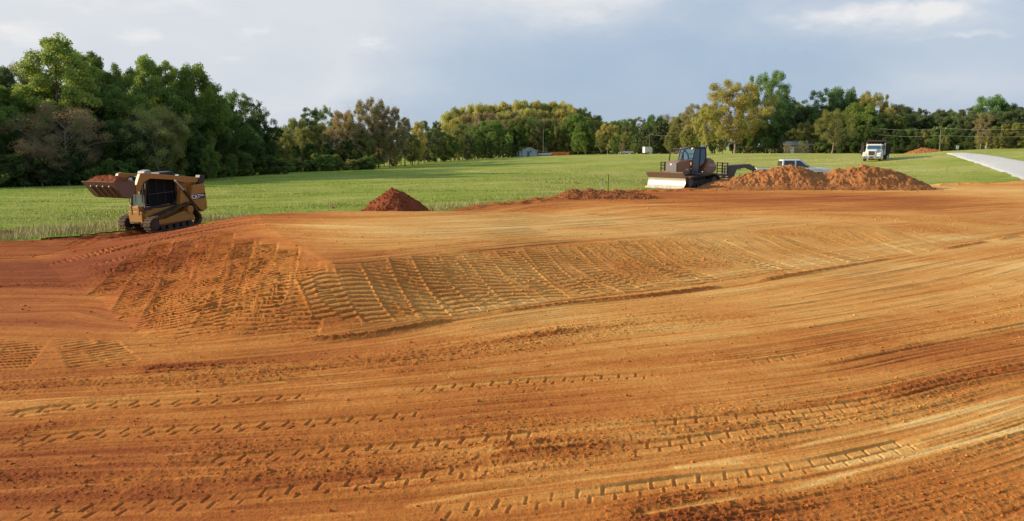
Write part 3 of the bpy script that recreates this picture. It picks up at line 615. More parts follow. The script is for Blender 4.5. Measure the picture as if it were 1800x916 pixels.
# --- tall wood on the left
for px, top, kd, Y, c, lb, w in (
    (25, 118, 'pine', 104, 'pine', 'ragged grey green pine poking up at the far end of the tall wood', .8), (62, 112, 'sparse', 108, 'olive', 'thin see-through grey green tree just before the tallest bright poplar', .9),
    (108, 65, 'poplar', 98, 'bright', 'tallest bright green tree of the wood, its top standing above all others', 1.0), (140, 90, 'poplar', 104, 'bright', 'bright green tree leaning close against the tallest tree of the wood', .9),
    (182, 93, 'poplar', 108, 'green', 'green tree with an open flat top just beside the tallest tree', .85), (228, 112, 'sparse', 106, 'green', 'thin green tree with a narrow pointed top in the tall wood', .8), (262, 98, 'poplar', 110, 'bright', 'light green tree with a feathery peaked top in the middle of the wood', .8),
    (303, 108, 'poplar', 112, 'bright', 'light green tree right beside the feathery peaked one', .8), (350, 113, 'leafy', 112, 'green', 'green tree with a rounded clumpy top and sky gaps inside the wood edge', .75), (382, 148, 'poplar', 118, 'deep', 'dark narrow tree stepping down from the clumpy round topped tree', .7),
    (425, 160, 'sparse', 136, 'deep', 'airy dark tree with bluish top near the low end of the tall wood', .9), (448, 172, 'sparse', 138, 'deep', 'see-through dark tree, the last tall one before the wood drops to the dip', .9),
    (120, 182, 'bare', 91, 'bud', 'wide brown budding tree with bare twigs in front of the tall wood', 1.25), (373, 254, 'leafy', 101, 'green', 'small light green sapling in front of the dark wood', .75),
    (408, 270, 'leafy', 108, 'deep', 'low green sapling beside the small light green one', .9)):
    T(px, top, kd, Y, c, lb, G1, w)
for px, top, kd, Y, c in ((5, 150, 'poplar', 96, 'green'), (-25, 140, 'poplar', 94, 'green'), (60, 150, 'leafy', 100, 'bright'), (15, 185, 'leafy', 92, 'green'), (90, 135, 'poplar', 100, 'bright'), (150, 150, 'leafy', 101, 'green'), (185, 160, 'leafy', 101, 'green'),
    (215, 150, 'poplar', 103, 'green'), (245, 165, 'leafy', 103, 'green'), (285, 150, 'leafy', 108, 'green'), (320, 160, 'leafy', 110, 'deep'), (345, 170, 'leafy', 112, 'deep'), (375, 180, 'leafy', 116, 'deep'), (400, 175, 'poplar', 124, 'deep'), (405, 200, 'leafy', 122, 'deep'),
    (430, 205, 'leafy', 132, 'dark'), (455, 205, 'leafy', 138, 'dark'), (465, 235, 'leafy', 140, 'dark'), (280, 185, 'bare', 98, 'olive'), (300, 200, 'leafy', 100, 'olive'), (215, 215, 'leafy', 97, 'dark'), (180, 235, 'leafy', 95, 'dark'), (35, 225, 'leafy', 90, 'dark'), (75, 240, 'bare', 89, 'bud'),
    (240, 225, 'leafy', 97, 'dark'), (330, 225, 'leafy', 103, 'dark'), (355, 240, 'leafy', 106, 'dark'), (395, 235, 'leafy', 114, 'dark'), (0, 205, 'leafy', 91, 'green'), (130, 245, 'leafy', 92, 'dark'), (265, 240, 'leafy', 99, 'dark'), (430, 240, 'leafy', 124, 'dark'), (450, 250, 'leafy', 130, 'dark'),
    (30, 150, 'poplar', 112, 'deep'), (80, 120, 'poplar', 116, 'deep'), (200, 130, 'poplar', 120, 'deep'), (245, 130, 'poplar', 124, 'deep'), (280, 125, 'poplar', 124, 'deep'), (325, 140, 'poplar', 126, 'deep'), (365, 150, 'poplar', 130, 'deep'), (160, 120, 'poplar', 118, 'deep'),
    (-60, 130, 'poplar', 90, 'deep'), (-95, 140, 'poplar', 86, 'deep'), (-50, 150, 'poplar', 100, 'deep'), (-20, 120, 'poplar', 106, 'deep'), (-130, 140, 'poplar', 82, 'deep'), (-100, 120, 'poplar', 98, 'deep'), (-170, 120, 'poplar', 92, 'deep')):
    T(px, top, kd, Y, c, GL[G1][0], G1, 1.0)
for i, px in enumerate(range(-30, 500, 15)):
    Y = np.interp(px, [-30, 0, 250, 480], [84, 87, 96, 128])+random.uniform(-1, 3); T(px+random.uniform(-5, 5), random.uniform(268, 292), 'shrub', Y, random.choice(['dark', 'dark', 'deep', 'olive']), GL[G1][1], G1, 1.3)
# --- grove
for px, top, kd, Y, c, lb, w in (
    (492, 224, 'cedar', 160, 'dark', 'small dark tree filling the dip between tall wood and grove', 1.0), (548, 190, 'pine', 165, 'pine', 'dark olive pine with a lumpy top leading the grove', 1.1), (520, 208, 'leafy', 160, 'olive', 'rounded olive green tree at the end of the grove by the dip', .9),
    (577, 186, 'sparse', 178, 'green', 'thin green tree showing sky behind the olive pine', .8), (648, 172, 'oak', 166, 'brown', 'tallest golden brown tree of the grove, budding top', .62), (605, 194, 'oak', 160, 'brown', 'wide brown budding tree with a dark leaning trunk in the grove', .7),
    (684, 184, 'oak', 168, 'brown', 'broad golden brown tree stepping down from the tallest of the grove', .65), (712, 207, 'pine', 176, 'pine', 'dark round topped pine just past the brown trees', 1.0), (735, 214, 'leafy', 186, 'gold', 'golden tree between two dark round pines', .7),
    (747, 212, 'pine', 196, 'pine', 'second dark pine, small round top above the hedgerow', .9), (768, 213, 'pine', 205, 'pine', 'far dark pine tip against the sky before the wooded rise', .8)):
    T(px, top, kd, Y, c, lb, G2, w)
for px, top, kd, Y, c in ((505, 235, 'leafy', 150, 'olive'), (535, 225, 'leafy', 156, 'olive'), (560, 220, 'leafy', 160, 'olive'), (590, 225, 'bare', 158, 'brown'), (625, 215, 'leafy', 161, 'brown'), (665, 212, 'leafy', 164, 'brown'), (640, 235, 'leafy', 160, 'olive'), (695, 225, 'leafy', 170, 'brown'),
    (610, 245, 'cedar', 155, 'dark'), (575, 250, 'cedar', 153, 'dark'), (545, 252, 'cedar', 150, 'dark'), (520, 255, 'cedar', 147, 'dark'), (725, 235, 'leafy', 182, 'olive'), (480, 245, 'leafy', 150, 'dark'), (495, 240, 'leafy', 175, 'dark'), (595, 215, 'leafy', 180, 'brown'), (560, 215, 'leafy', 185, 'olive'), (525, 222, 'leafy', 180, 'olive'), (585, 262, 'cedar', 150, 'dark'), (625, 262, 'leafy', 152, 'dark')):
    T(px, top, kd, Y, c, GL[G2][0], G2)
for px in range(480, 650, 14): T(px+random.uniform(-4, 4), random.uniform(270, 284), 'shrub', np.interp(px, [480, 640], [134, 148]), random.choice(['dark', 'deep', 'olive']), GL[G2][1], G2, 1.4)
# --- hedgerow
hr = [(668, 240, 'leafy', 'brown'), (690, 250, 'cedar', 'olive'), (705, 238, 'pine', 'dark'), (722, 245, 'leafy', 'olive'), (738, 250, 'leafy', 'brown'), (752, 232, 'cedar', 'pine'), (768, 224, 'leafy', 'olive'), (778, 240, 'cedar', 'dark'), (792, 238, 'leafy', 'deep'), (806, 226, 'leafy', 'olive'), (820, 236, 'cedar', 'pine'), (834, 236, 'leafy', 'deep'),
      (848, 244, 'cedar', 'dark'), (860, 246, 'cedar', 'dark'), (872, 248, 'leafy', 'dark'), (886, 246, 'cedar', 'dark'), (898, 250, 'cedar', 'dark'), (908, 256, 'cedar', 'dark')]
for px, top, kd, c in hr:
    Y = np.interp(px, [668, 760, 910], [172, 210, 262]); T(px, top, kd, Y, c, GL[G3][0], G3, .95); T(px+7, top+6, kd, Y+7, c, GL[G3][0], G3, .95)
for px, top, kd, c in ((864, 212, 'round', 'deep'), (848, 222, 'round', 'deep')): T(px, top, kd, 268, c, 'rich green round crowned tree rising just behind the hedgerow' if px == 864 else 'lower rich green round crown leaning on the taller one', G3, 1.0)
T(893, 236, 'leafy', 262, 'bright', 'small fresh green tree at the hedgerow end beside the shed', G3, .7)
# --- wooded rise
rise = [(790, 196, 'yellow'), (805, 190, 'olive'), (822, 188, 'yellow'), (840, 184, 'yellow'), (858, 183, 'gold'), (876, 182, 'yellow'), (895, 180, 'yellow'), (913, 176, 'yellow'), (932, 177, 'yellow'), (948, 180, 'gold'), (965, 181, 'yellow'), (982, 178, 'yellow'), (1000, 184, 'yellow'), (1016, 190, 'olive'), (1028, 197, 'green'), (1042, 203, 'deep')]
for i, (px, top, c) in enumerate(rise):
    T(px, top, ['round', 'leafy', 'oak'][i % 3], 325, c, GL[G4][0], G4, .85 if i % 3 < 2 else .6); T(px+8, top+14, ['leafy', 'sparse', 'round'][i % 3], 312, random.choice(['olive', 'yellow', 'brown', 'gold']), GL[G4][0], G4, .8)
    T(px+3, top+28, ['sparse', 'leafy', 'bare'][i % 3], 300, random.choice(['olive', 'brown', 'olive', 'green']), GL[G4][0], G4, .85); T(px-4, top+44, 'leafy', 296, random.choice(['olive', 'brown', 'deep']), GL[G4][0], G4, .8)
T(1014, 200, 'round', 296, 'green', 'vivid green tree with a lit round top on the edge of the rise', G4, .9); T(1030, 212, 'round', 292, 'deep', 'deep green tree below the vivid one at the edge of the rise', G4, .8)
T(1016, 232, 'round', 250, 'green', 'single low round green tree standing in the field past the shed', None, 1.0)
for px in range(905, 1060, 11): T(px+random.uniform(-3, 3), random.uniform(252, 260), 'shrub', 296, random.choice(['olive', 'deep', 'brown']), GL[G4][1], G4, 1.4)
# --- belt behind the bulldozer
for px, top, kd, Y, c, lb, w in (
    (1068, 218, 'oak', 285, 'gold', 'low spreading golden tree near the parked silver car', .75), (1100, 208, 'sparse', 300, 'green', 'tall thin tree with open twiggy crown behind the parked silver car', 1.1), (1124, 206, 'sparse', 300, 'olive', 'pale open crowned tree next to the thin one behind the car', 1.0),
    (1152, 202, 'round', 285, 'blue', 'fresh blue green tree with a rounded top behind the utility pole', .85), (1176, 201, 'bare', 285, 'bud', 'pinkish brown budding tree beside the blue green round top', .9), (1092, 250, 'bare', 262, 'bud', 'small bare brown tree in front of the parked silver car', .8),
    (1215, 182, 'sparse', 240, 'brown', 'hazy tan budding tree leading up to the big golden oak', 1.1), (1292, 142, 'oak', 218, 'gold', 'huge spreading golden oak behind the bulldozer, the widest tree across the field', .95), (1240, 190, 'oak', 214, 'gold', 'golden oak with low drooping side joined to the huge one', .6),
    (1343, 126, 'oak', 226, 'blue', 'very tall blue green tree rising behind the huge golden oak', .62), (1375, 178, 'leafy', 228, 'blue', 'blue green side tree under the very tall one', .8), (1462, 192, 'lone', 186, 'olive', 'isolated small tree with a pale forked trunk at the wood edge near the truck', 1.0)):
    T(px, top, kd, Y, c, lb, None if kd == 'lone' else G5, w)
for px, top, kd, Y, c in ((1058, 235, 'leafy', 280, 'olive'), (1080, 238, 'leafy', 272, 'deep'), (1100, 232, 'leafy', 280, 'olive'), (1115, 238, 'leafy', 276, 'deep'), (1130, 225, 'cedar', 262, 'pine'), (1140, 238, 'cedar', 256, 'pine'), (1155, 222, 'cedar', 262, 'pine'), (1165, 214, 'cedar', 262, 'pine'), (1178, 232, 'leafy', 250, 'olive'), (1188, 222, 'leafy', 255, 'olive'),
    (1195, 205, 'leafy', 262, 'olive'), (1205, 228, 'leafy', 238, 'olive'), (1220, 215, 'leafy', 240, 'yellow'), (1232, 235, 'leafy', 228, 'green'), (1252, 232, 'leafy', 228, 'deep'), (1270, 225, 'leafy', 232, 'olive'), (1300, 228, 'leafy', 228, 'deep'), (1322, 225, 'leafy', 226, 'green'), (1345, 215, 'leafy', 224, 'green'), (1360, 222, 'leafy', 222, 'deep'),
    (1330, 240, 'cedar', 218, 'pine'), (1380, 215, 'leafy', 222, 'deep'), (1392, 192, 'leafy', 228, 'pine'), (1405, 185, 'leafy', 232, 'pine'), (1395, 225, 'leafy', 216, 'olive'), (1372, 238, 'cedar', 214, 'pine'), (1265, 245, 'leafy', 216, 'olive'), (1345, 240, 'leafy', 214, 'deep'), (1060, 222, 'leafy', 310, 'deep'), (1085, 225, 'leafy', 310, 'olive'), (1140, 220, 'leafy', 300, 'olive'),
    (1288, 212, 'leafy', 240, 'olive'), (1310, 205, 'leafy', 246, 'deep'), (1250, 212, 'leafy', 246, 'olive'), (1116, 252, 'leafy', 262, 'olive'), (1180, 250, 'leafy', 238, 'olive')):
    T(px, top, kd, Y, c, GL[G5][0], G5, .95)
for px in list(range(1060, 1200, 13))+list(range(1300, 1440, 12)): T(px+random.uniform(-3, 3), random.uniform(256, 262), 'shrub', np.interp(px, [1060, 1200, 1300, 1440], [292, 270, 224, 212]), random.choice(['olive', 'brown', 'deep', 'pine']), GL[G5][1], G5, 1.4)
# --- wood on the right
for px, top, kd, Y, c, lb, w in (
    (1440, 156, 'sparse', 228, 'blue', 'thin pale green tree with sky showing through, above the pale forked trunk tree', 1.0), (1480, 154, 'round', 230, 'blue', 'blue green tree with a neat dome top between thin tree and golden crown', .75), (1530, 161, 'oak', 222, 'gold', 'golden yellow crown standing above the dark wood behind the dump truck', .6),
    (1556, 178, 'sparse', 222, 'gold', 'paler golden side crown next to the golden yellow one', .8), (1585, 188, 'pine', 215, 'pine', 'ragged pine tip stepping down from the golden crown', 1.0), (1613, 190, 'pine', 212, 'pine', 'lone pointed pine tip above the far clay pile', .8), (1648, 192, 'pine', 210, 'pine', 'dark round pine head past the lone pointed tip', 1.2),
    (1668, 196, 'sparse', 214, 'blue', 'small pale green tip between dark pines above the gravel drive', .7), (1692, 190, 'pine', 205, 'pine', 'dark pine joined to the pale round tree above the drive', 1.1), (1733, 167, 'round', 205, 'blue', 'tall pale green tree with broad round top above the gravel drive', .85), (1758, 182, 'round', 205, 'blue', 'pale green shoulder tree leaning on the broad round one', .7),
    (1722, 198, 'sparse', 168, 'brown', 'tall tan budding tree with pale straight trunks beside the gravel drive', .9), (1506, 182, 'round', 212, 'green', 'mid green round tree under the golden crown', 1.0), (1410, 246, 'bare', 206, 'olive', 'low brown bushy tree screening the pale shed', 1.0)):
    T(px, top, kd, Y, c, lb, G6, w)
for px, top, kd, Y, c in ((1420, 196, 'leafy', 236, 'olive'), (1408, 188, 'leafy', 240, 'green'), (1498, 172, 'leafy', 232, 'olive'), (1512, 178, 'leafy', 228, 'green'), (1574, 184, 'leafy', 222, 'olive'), (1600, 194, 'leafy', 220, 'olive'), (1630, 196, 'pine', 218, 'pine'), (1662, 192, 'pine', 216, 'pine'), (1680, 196, 'leafy', 214, 'olive'), (1708, 188, 'pine', 214, 'pine'), (1770, 186, 'leafy', 210, 'olive'), (1788, 188, 'pine', 206, 'pine'), (1392, 180, 'leafy', 236, 'green')):
    T(px, top, kd, Y, c, GL[G6][0], G6, 1.0)
for px, top, kd, Y, c in ((1062, 214, 'leafy', 318, 'olive'), (1078, 212, 'leafy', 314, 'green'), (1090, 214, 'leafy', 316, 'olive'), (1110, 213, 'leafy', 316, 'green'), (1138, 212, 'leafy', 312, 'olive'), (1165, 208, 'leafy', 308, 'olive'), (1186, 206, 'leafy', 300, 'yellow'), (1200, 200, 'leafy', 270, 'olive'), (1222, 196, 'leafy', 262, 'gold'), (1256, 180, 'oak', 240, 'gold'), (1318, 168, 'leafy', 240, 'gold'), (1362, 160, 'leafy', 238, 'blue')):
    T(px, top, kd, Y, c, GL[G5][0], G5, .9)
T(1384, 250, 'bare', 207, 'brown', 'low twiggy brown tree before the left end of the beige outbuilding', G6, 1.0); T(1436, 250, 'leafy', 205, 'olive', 'low olive bushy tree at the right end of the beige outbuilding', G6, 1.0)
for px, top, kd, Y, c in ((1420, 190, 'leafy', 232, 'pine'), (1430, 200, 'leafy', 222, 'deep'), (1452, 185, 'leafy', 226, 'deep'), (1465, 178, 'leafy', 232, 'green'), (1415, 215, 'leafy', 214, 'olive'), (1440, 215, 'leafy', 212, 'olive'), (1475, 200, 'leafy', 214, 'deep'), (1492, 195, 'leafy', 212, 'green'), (1520, 195, 'leafy', 208, 'green'), (1535, 205, 'leafy', 205, 'dark'),
    (1550, 198, 'leafy', 210, 'olive'), (1568, 200, 'leafy', 208, 'yellow'), (1582, 205, 'leafy', 205, 'dark'), (1600, 200, 'leafy', 208, 'pine'), (1620, 203, 'cedar', 205, 'pine'), (1636, 202, 'leafy', 205, 'pine'), (1655, 205, 'leafy', 203, 'pine'), (1672, 206, 'leafy', 203, 'deep'), (1685, 205, 'leafy', 200, 'pine'), (1702, 200, 'leafy', 200, 'pine'),
    (1715, 190, 'leafy', 208, 'pine'), (1745, 195, 'leafy', 200, 'pine'), (1765, 196, 'leafy', 198, 'pine'), (1780, 190, 'leafy', 200, 'pine'), (1798, 194, 'leafy', 198, 'pine'), (1820, 200, 'leafy', 196, 'pine'), (1845, 200, 'leafy', 190, 'pine'), (1500, 225, 'leafy', 200, 'dark'), (1525, 228, 'leafy', 198, 'dark'), (1548, 225, 'leafy', 198, 'dark'), (1575, 228, 'leafy', 196, 'dark'),
    (1600, 225, 'leafy', 195, 'deep'), (1622, 228, 'leafy', 194, 'olive'), (1645, 222, 'leafy', 192, 'deep'), (1668, 225, 'leafy', 190, 'deep'), (1690, 228, 'leafy', 188, 'dark'), (1745, 222, 'leafy', 180, 'olive'), (1765, 218, 'cedar', 172, 'olive'), (1785, 216, 'cedar', 170, 'olive'), (1742, 226, 'cedar', 170, 'olive'), (1805, 218, 'cedar', 168, 'olive'), (1830, 215, 'cedar', 166, 'pine'),
    (1480, 228, 'leafy', 202, 'dark'), (1660, 240, 'leafy', 184, 'olive'), (1640, 242, 'leafy', 186, 'deep'), (1612, 240, 'leafy', 188, 'dark'), (1558, 240, 'leafy', 190, 'dark'), (1455, 232, 'leafy', 204, 'dark'), (1705, 238, 'leafy', 182, 'dark'), (1722, 232, 'leafy', 180, 'olive')):
    T(px, top, kd, Y, c, GL[G6][0], G6, 1.0)
for px in list(range(1440, 1850, 12)): T(px+random.uniform(-3, 3), random.uniform(246, 254), 'shrub', np.interp(px, [1440, 1650, 1850], [206, 192, 174]), random.choice(['dark', 'deep', 'dark', 'pine']), GL[G6][1], G6, 1.5)
# ------------------------------------------------------------------ builder for made things
class MB:
    def __init__(s): s.V = []; s.F = []
    def add(s, V, Fc):
        n = len(s.V); s.V += [tuple(v) for v in V]; s.F += [tuple(n+i for i in f) for f in Fc]; return s
    def box(s, c, d, rot=(0, 0, 0), taper=(1, 1)):
        R = Matrix.Rotation(rot[2], 3, 'Z') @ Matrix.Rotation(rot[1], 3, 'Y') @ Matrix.Rotation(rot[0], 3, 'X'); V = []
        for z in (-.5, .5):
            k = taper if z > 0 else (1, 1)
            for x, y in ((-.5, -.5), (.5, -.5), (.5, .5), (-.5, .5)): V.append(Vector(c)+R @ Vector((x*d[0]*k[0], y*d[1]*k[1], z*d[2])))
        return s.add(V, [(3, 2, 1, 0), (4, 5, 6, 7), (0, 1, 5, 4), (1, 2, 6, 5), (2, 3, 7, 6), (3, 0, 4, 7)])
    def prism(s, poly, y0, y1, axis='y', y0b=None):
        """poly in x,z swept along y (or in y,z swept along x, or x,y along z)"""
        n = len(poly); V = []
        for y in (y0, y1):
            for a, b in poly: V.append((a, y, b) if axis == 'y' else (y, a, b) if axis == 'x' else (a, b, y))
        Fc = [tuple(range(n)), tuple(range(2*n-1, n-1, -1))]+[(i, n+i, n+(i+1) % n, (i+1) % n) for i in range(n)]
        return s.add(V, Fc)
    def tube(s, P, r, sides=8, cap=True):
        R = r if isinstance(r, (list, tuple)) else [r]*len(P); V, Fq = tubes([(P, R)], sides); k = len(P)
        Fq = list(Fq)
        if cap: Fq += [tuple(range(sides)), tuple((k-1)*sides+i for i in range(sides))]
        return s.add(V, Fq)
    def cyl(s, c, r, L, axis='y', sides=20, prof=None):
        ax = {'x': Vector((1, 0, 0)), 'y': Vector((0, 1, 0)), 'z': Vector((0, 0, 1))}[axis]; c = Vector(c)
        return s.tube([c-ax*L/2, c+ax*L/2], r, sides)
    def ring(s, c, R, r, axis='y', n=20, m=8):
        V = []; Fc = []
        for i in range(n):
            a = 2*math.pi*i/n
            for j in range(m):
                b = 2*math.pi*j/m; q = R+r*math.cos(b); w = r*math.sin(b)
                V.append((c[0]+q*math.cos(a), c[1]+w, c[2]+q*math.sin(a)) if axis == 'y' else (c[0]+w, c[1]+q*math.cos(a), c[2]+q*math.sin(a)))
        for i in range(n):
            for j in range(m): Fc.append((i*m+j, i*m+(j+1) % m, ((i+1) % n)*m+(j+1) % m, ((i+1) % n)*m+j))
        return s.add(V, Fc)
    def build(s, name, mat, parent=None, bevel=0.0, sm=False):
        me = bpy.data.meshes.new(name); me.from_pydata(s.V, [], s.F)
        import bmesh
        b = bmesh.new(); b.from_mesh(me); bmesh.ops.recalc_face_normals(b, faces=b.faces); b.to_mesh(me); b.free()
        if sm:
            me.polygons.foreach_set('use_smooth', [True]*len(me.polygons)); me.set_sharp_from_angle(angle=math.radians(35))
        me.materials.append(mat); o = bpy.data.objects.new(name, me); COL.objects.link(o)
        if parent: o.parent = parent
        if bevel:
            m = o.modifiers.new('b', 'BEVEL'); m.width = bevel; m.segments = 2; m.limit_method = 'ANGLE'; m.angle_limit = math.radians(40)
        return o
def text(s, size, mat, parent, loc, rot, bold=.0, ext=.006, align='CENTER'):
    c = bpy.data.curves.new('lettering', 'FONT'); c.body = s; c.size = size; c.align_x = align; c.align_y = 'CENTER'; c.extrude = ext; c.offset = bold
    o = bpy.data.objects.new('lettering', c); COL.objects.link(o); dg = bpy.context.evaluated_depsgraph_get(); me = bpy.data.meshes.new_from_object(o.evaluated_get(dg)); bpy.data.objects.remove(o)
    q = bpy.data.objects.new('lettering', me); COL.objects.link(q); me.materials.clear(); me.materials.append(mat); q.location = loc; q.rotation_euler = rot
    if parent: q.parent = parent
    return q
def hull_path(circles, n=64):
    """outline round a set of circles in x,z"""
    pts = []
    for cx, cz, r in circles:
        for i in range(n): a = 2*math.pi*i/n; pts.append((cx+r*math.cos(a), cz+r*math.sin(a)))
    pts = sorted(set(pts))
    def half(ps):
        h = []
        for p in ps:
            while len(h) > 1 and (h[-1][0]-h[-2][0])*(p[1]-h[-2][1])-(h[-1][1]-h[-2][1])*(p[0]-h[-2][0]) <= 0: h.pop()
            h.append(p)
        return h
    a = half(pts); b = half(pts[::-1]); return a[:-1]+b[:-1]
def resample(P, step):
    P = [Vector(p) for p in P]; P.append(P[0]); L = sum((P[i+1]-P[i]).length for i in range(len(P)-1)); n = max(8, int(round(L/step))); out = []; i = 0; acc = 0
    for k in range(n):
        t = L*k/n
        while acc+(P[i+1]-P[i]).length < t: acc += (P[i+1]-P[i]).length; i += 1
        out.append(P[i].lerp(P[i+1], (t-acc)/max(1e-9, (P[i+1]-P[i]).length)))
    return out
def track_belt(circles, y, w, th, lug, step, mb):
    P = resample(hull_path(circles), step); n = len(P); c = sum(P, Vector((0, 0)))/n; V = []; Fc = []
    nr = []
    for i in range(n):
        d = (P[(i+1) % n]-P[i-1]); nn = Vector((d[1], -d[0])).normalized(); nr.append(nn if nn.dot(P[i]-c) > 0 else -nn)
    for i in range(n):
        for q, yy in ((0, y-w/2), (th, y-w/2), (th, y+w/2), (0, y+w/2)): p = P[i]+nr[i]*q; V.append((p[0], yy, p[1]))
    for i in range(n):
        j = (i+1) % n
        for k in range(4): Fc.append((i*4+k, i*4+(k+1) % 4, j*4+(k+1) % 4, j*4+k))
    mb.add(V, Fc)
    for i in range(n):
        a = math.atan2(nr[i][1], nr[i][0]); p = P[i]+nr[i]*(th+lug/2-.004); mb.box((p[0], y, p[1]), (lug, w*.98, step*.38), (0, -a, 0))
    return mb
M['yellow'] = paint('machine_yellow', (.42, .20, .032), .45, dirt=.35, dcol=(.35, .15, .06)); M['steel_blk'] = paint('black_steel', (.022, .022, .024), .5, dirt=.25); M['rubber'] = paint('rubber', (.035, .032, .03), .85, dirt=.7, dcol=(.34, .18, .09), spec=.2)
M['rust'] = paint('worn_brown_steel', (.15, .095, .07), .55, .2, dirt=.5, dcol=(.22, .12, .075)); M['glass'] = glass_mat('dark_glass'); M['smoke'] = paint('smoked_panel', (.012, .014, .013), .7, dirt=0, spec=.1); M['white'] = paint('white_paint', (.78, .78, .76), .35, dirt=.12); M['grey'] = paint('grey_paint', (.32, .32, .31), .5, dirt=.3)
M['blade'] = paint('polished_blade_steel', (.66, .62, .52), .36, .45, dirt=.6, dcol=(.42, .28, .15)); M['bronze'] = paint('tan_brown_machine_paint', (.28, .14, .07), .42, dirt=.25, dcol=(.33, .19, .1)); M['dozgrey'] = paint('dark_grey_paint', (.10, .10, .10), .5, dirt=.35)
M['decal_w'] = paint('white_lettering', (.8, .8, .8), .5, dirt=0); M['decal_y'] = paint('yellow_mark', (.8, .5, .03), .5, dirt=0); M['red'] = paint('red_paint', (.45, .04, .02), .5, dirt=.15); M['blue_glass'] = glass_mat('blue_tinted_glass', (.03, .10, .15)); M['green_glass'] = glass_mat('greenish_glass', (.06, .09, .05))
M['silver'] = paint('silver_paint', (.70, .72, .74), .3, .1, dirt=.06); M['chrome'] = paint('bright_metal', (.7, .7, .7), .2, .9, dirt=.1); M['wood'] = bark_mat('weathered_wood', (.13, .10, .07), (.28, .22, .16)); M['blue'] = paint('light_blue_mark', (.35, .50, .62), .5, dirt=0)
M['orange'] = paint('orange_plastic', (.8, .18, .03), .5, dirt=.1); M['lamp'] = paint('lamp_lens', (.75, .72, .6), .15, dirt=0); M['siding'] = paint('pale_blue_siding', (.42, .50, .58), .7, dirt=.1, dcol=(.3, .35, .4)); M['shingle'] = paint('dark_shingle', (.12, .13, .16), .85, dirt=.3); M['beige'] = paint('pale_beige_wall', (.36, .30, .21), .9, dirt=.7, dcol=(.2, .15, .1))
M['hill_red'] = pile_mat('red_clay_heap', (.20, .045, .018), (.40, .125, .045)); M['hill_tan'] = pile_mat('brown_clay_heap', (.38, .13, .04), (.66, .30, .10)); M['berm'] = pile_mat('berm_clay', (.30, .085, .028), (.52, .21, .07)); M['gravel'] = pile_mat('crushed_stone', (.62, .60, .55), (.82, .79, .74)); M['darksoil'] = M['hill_red']
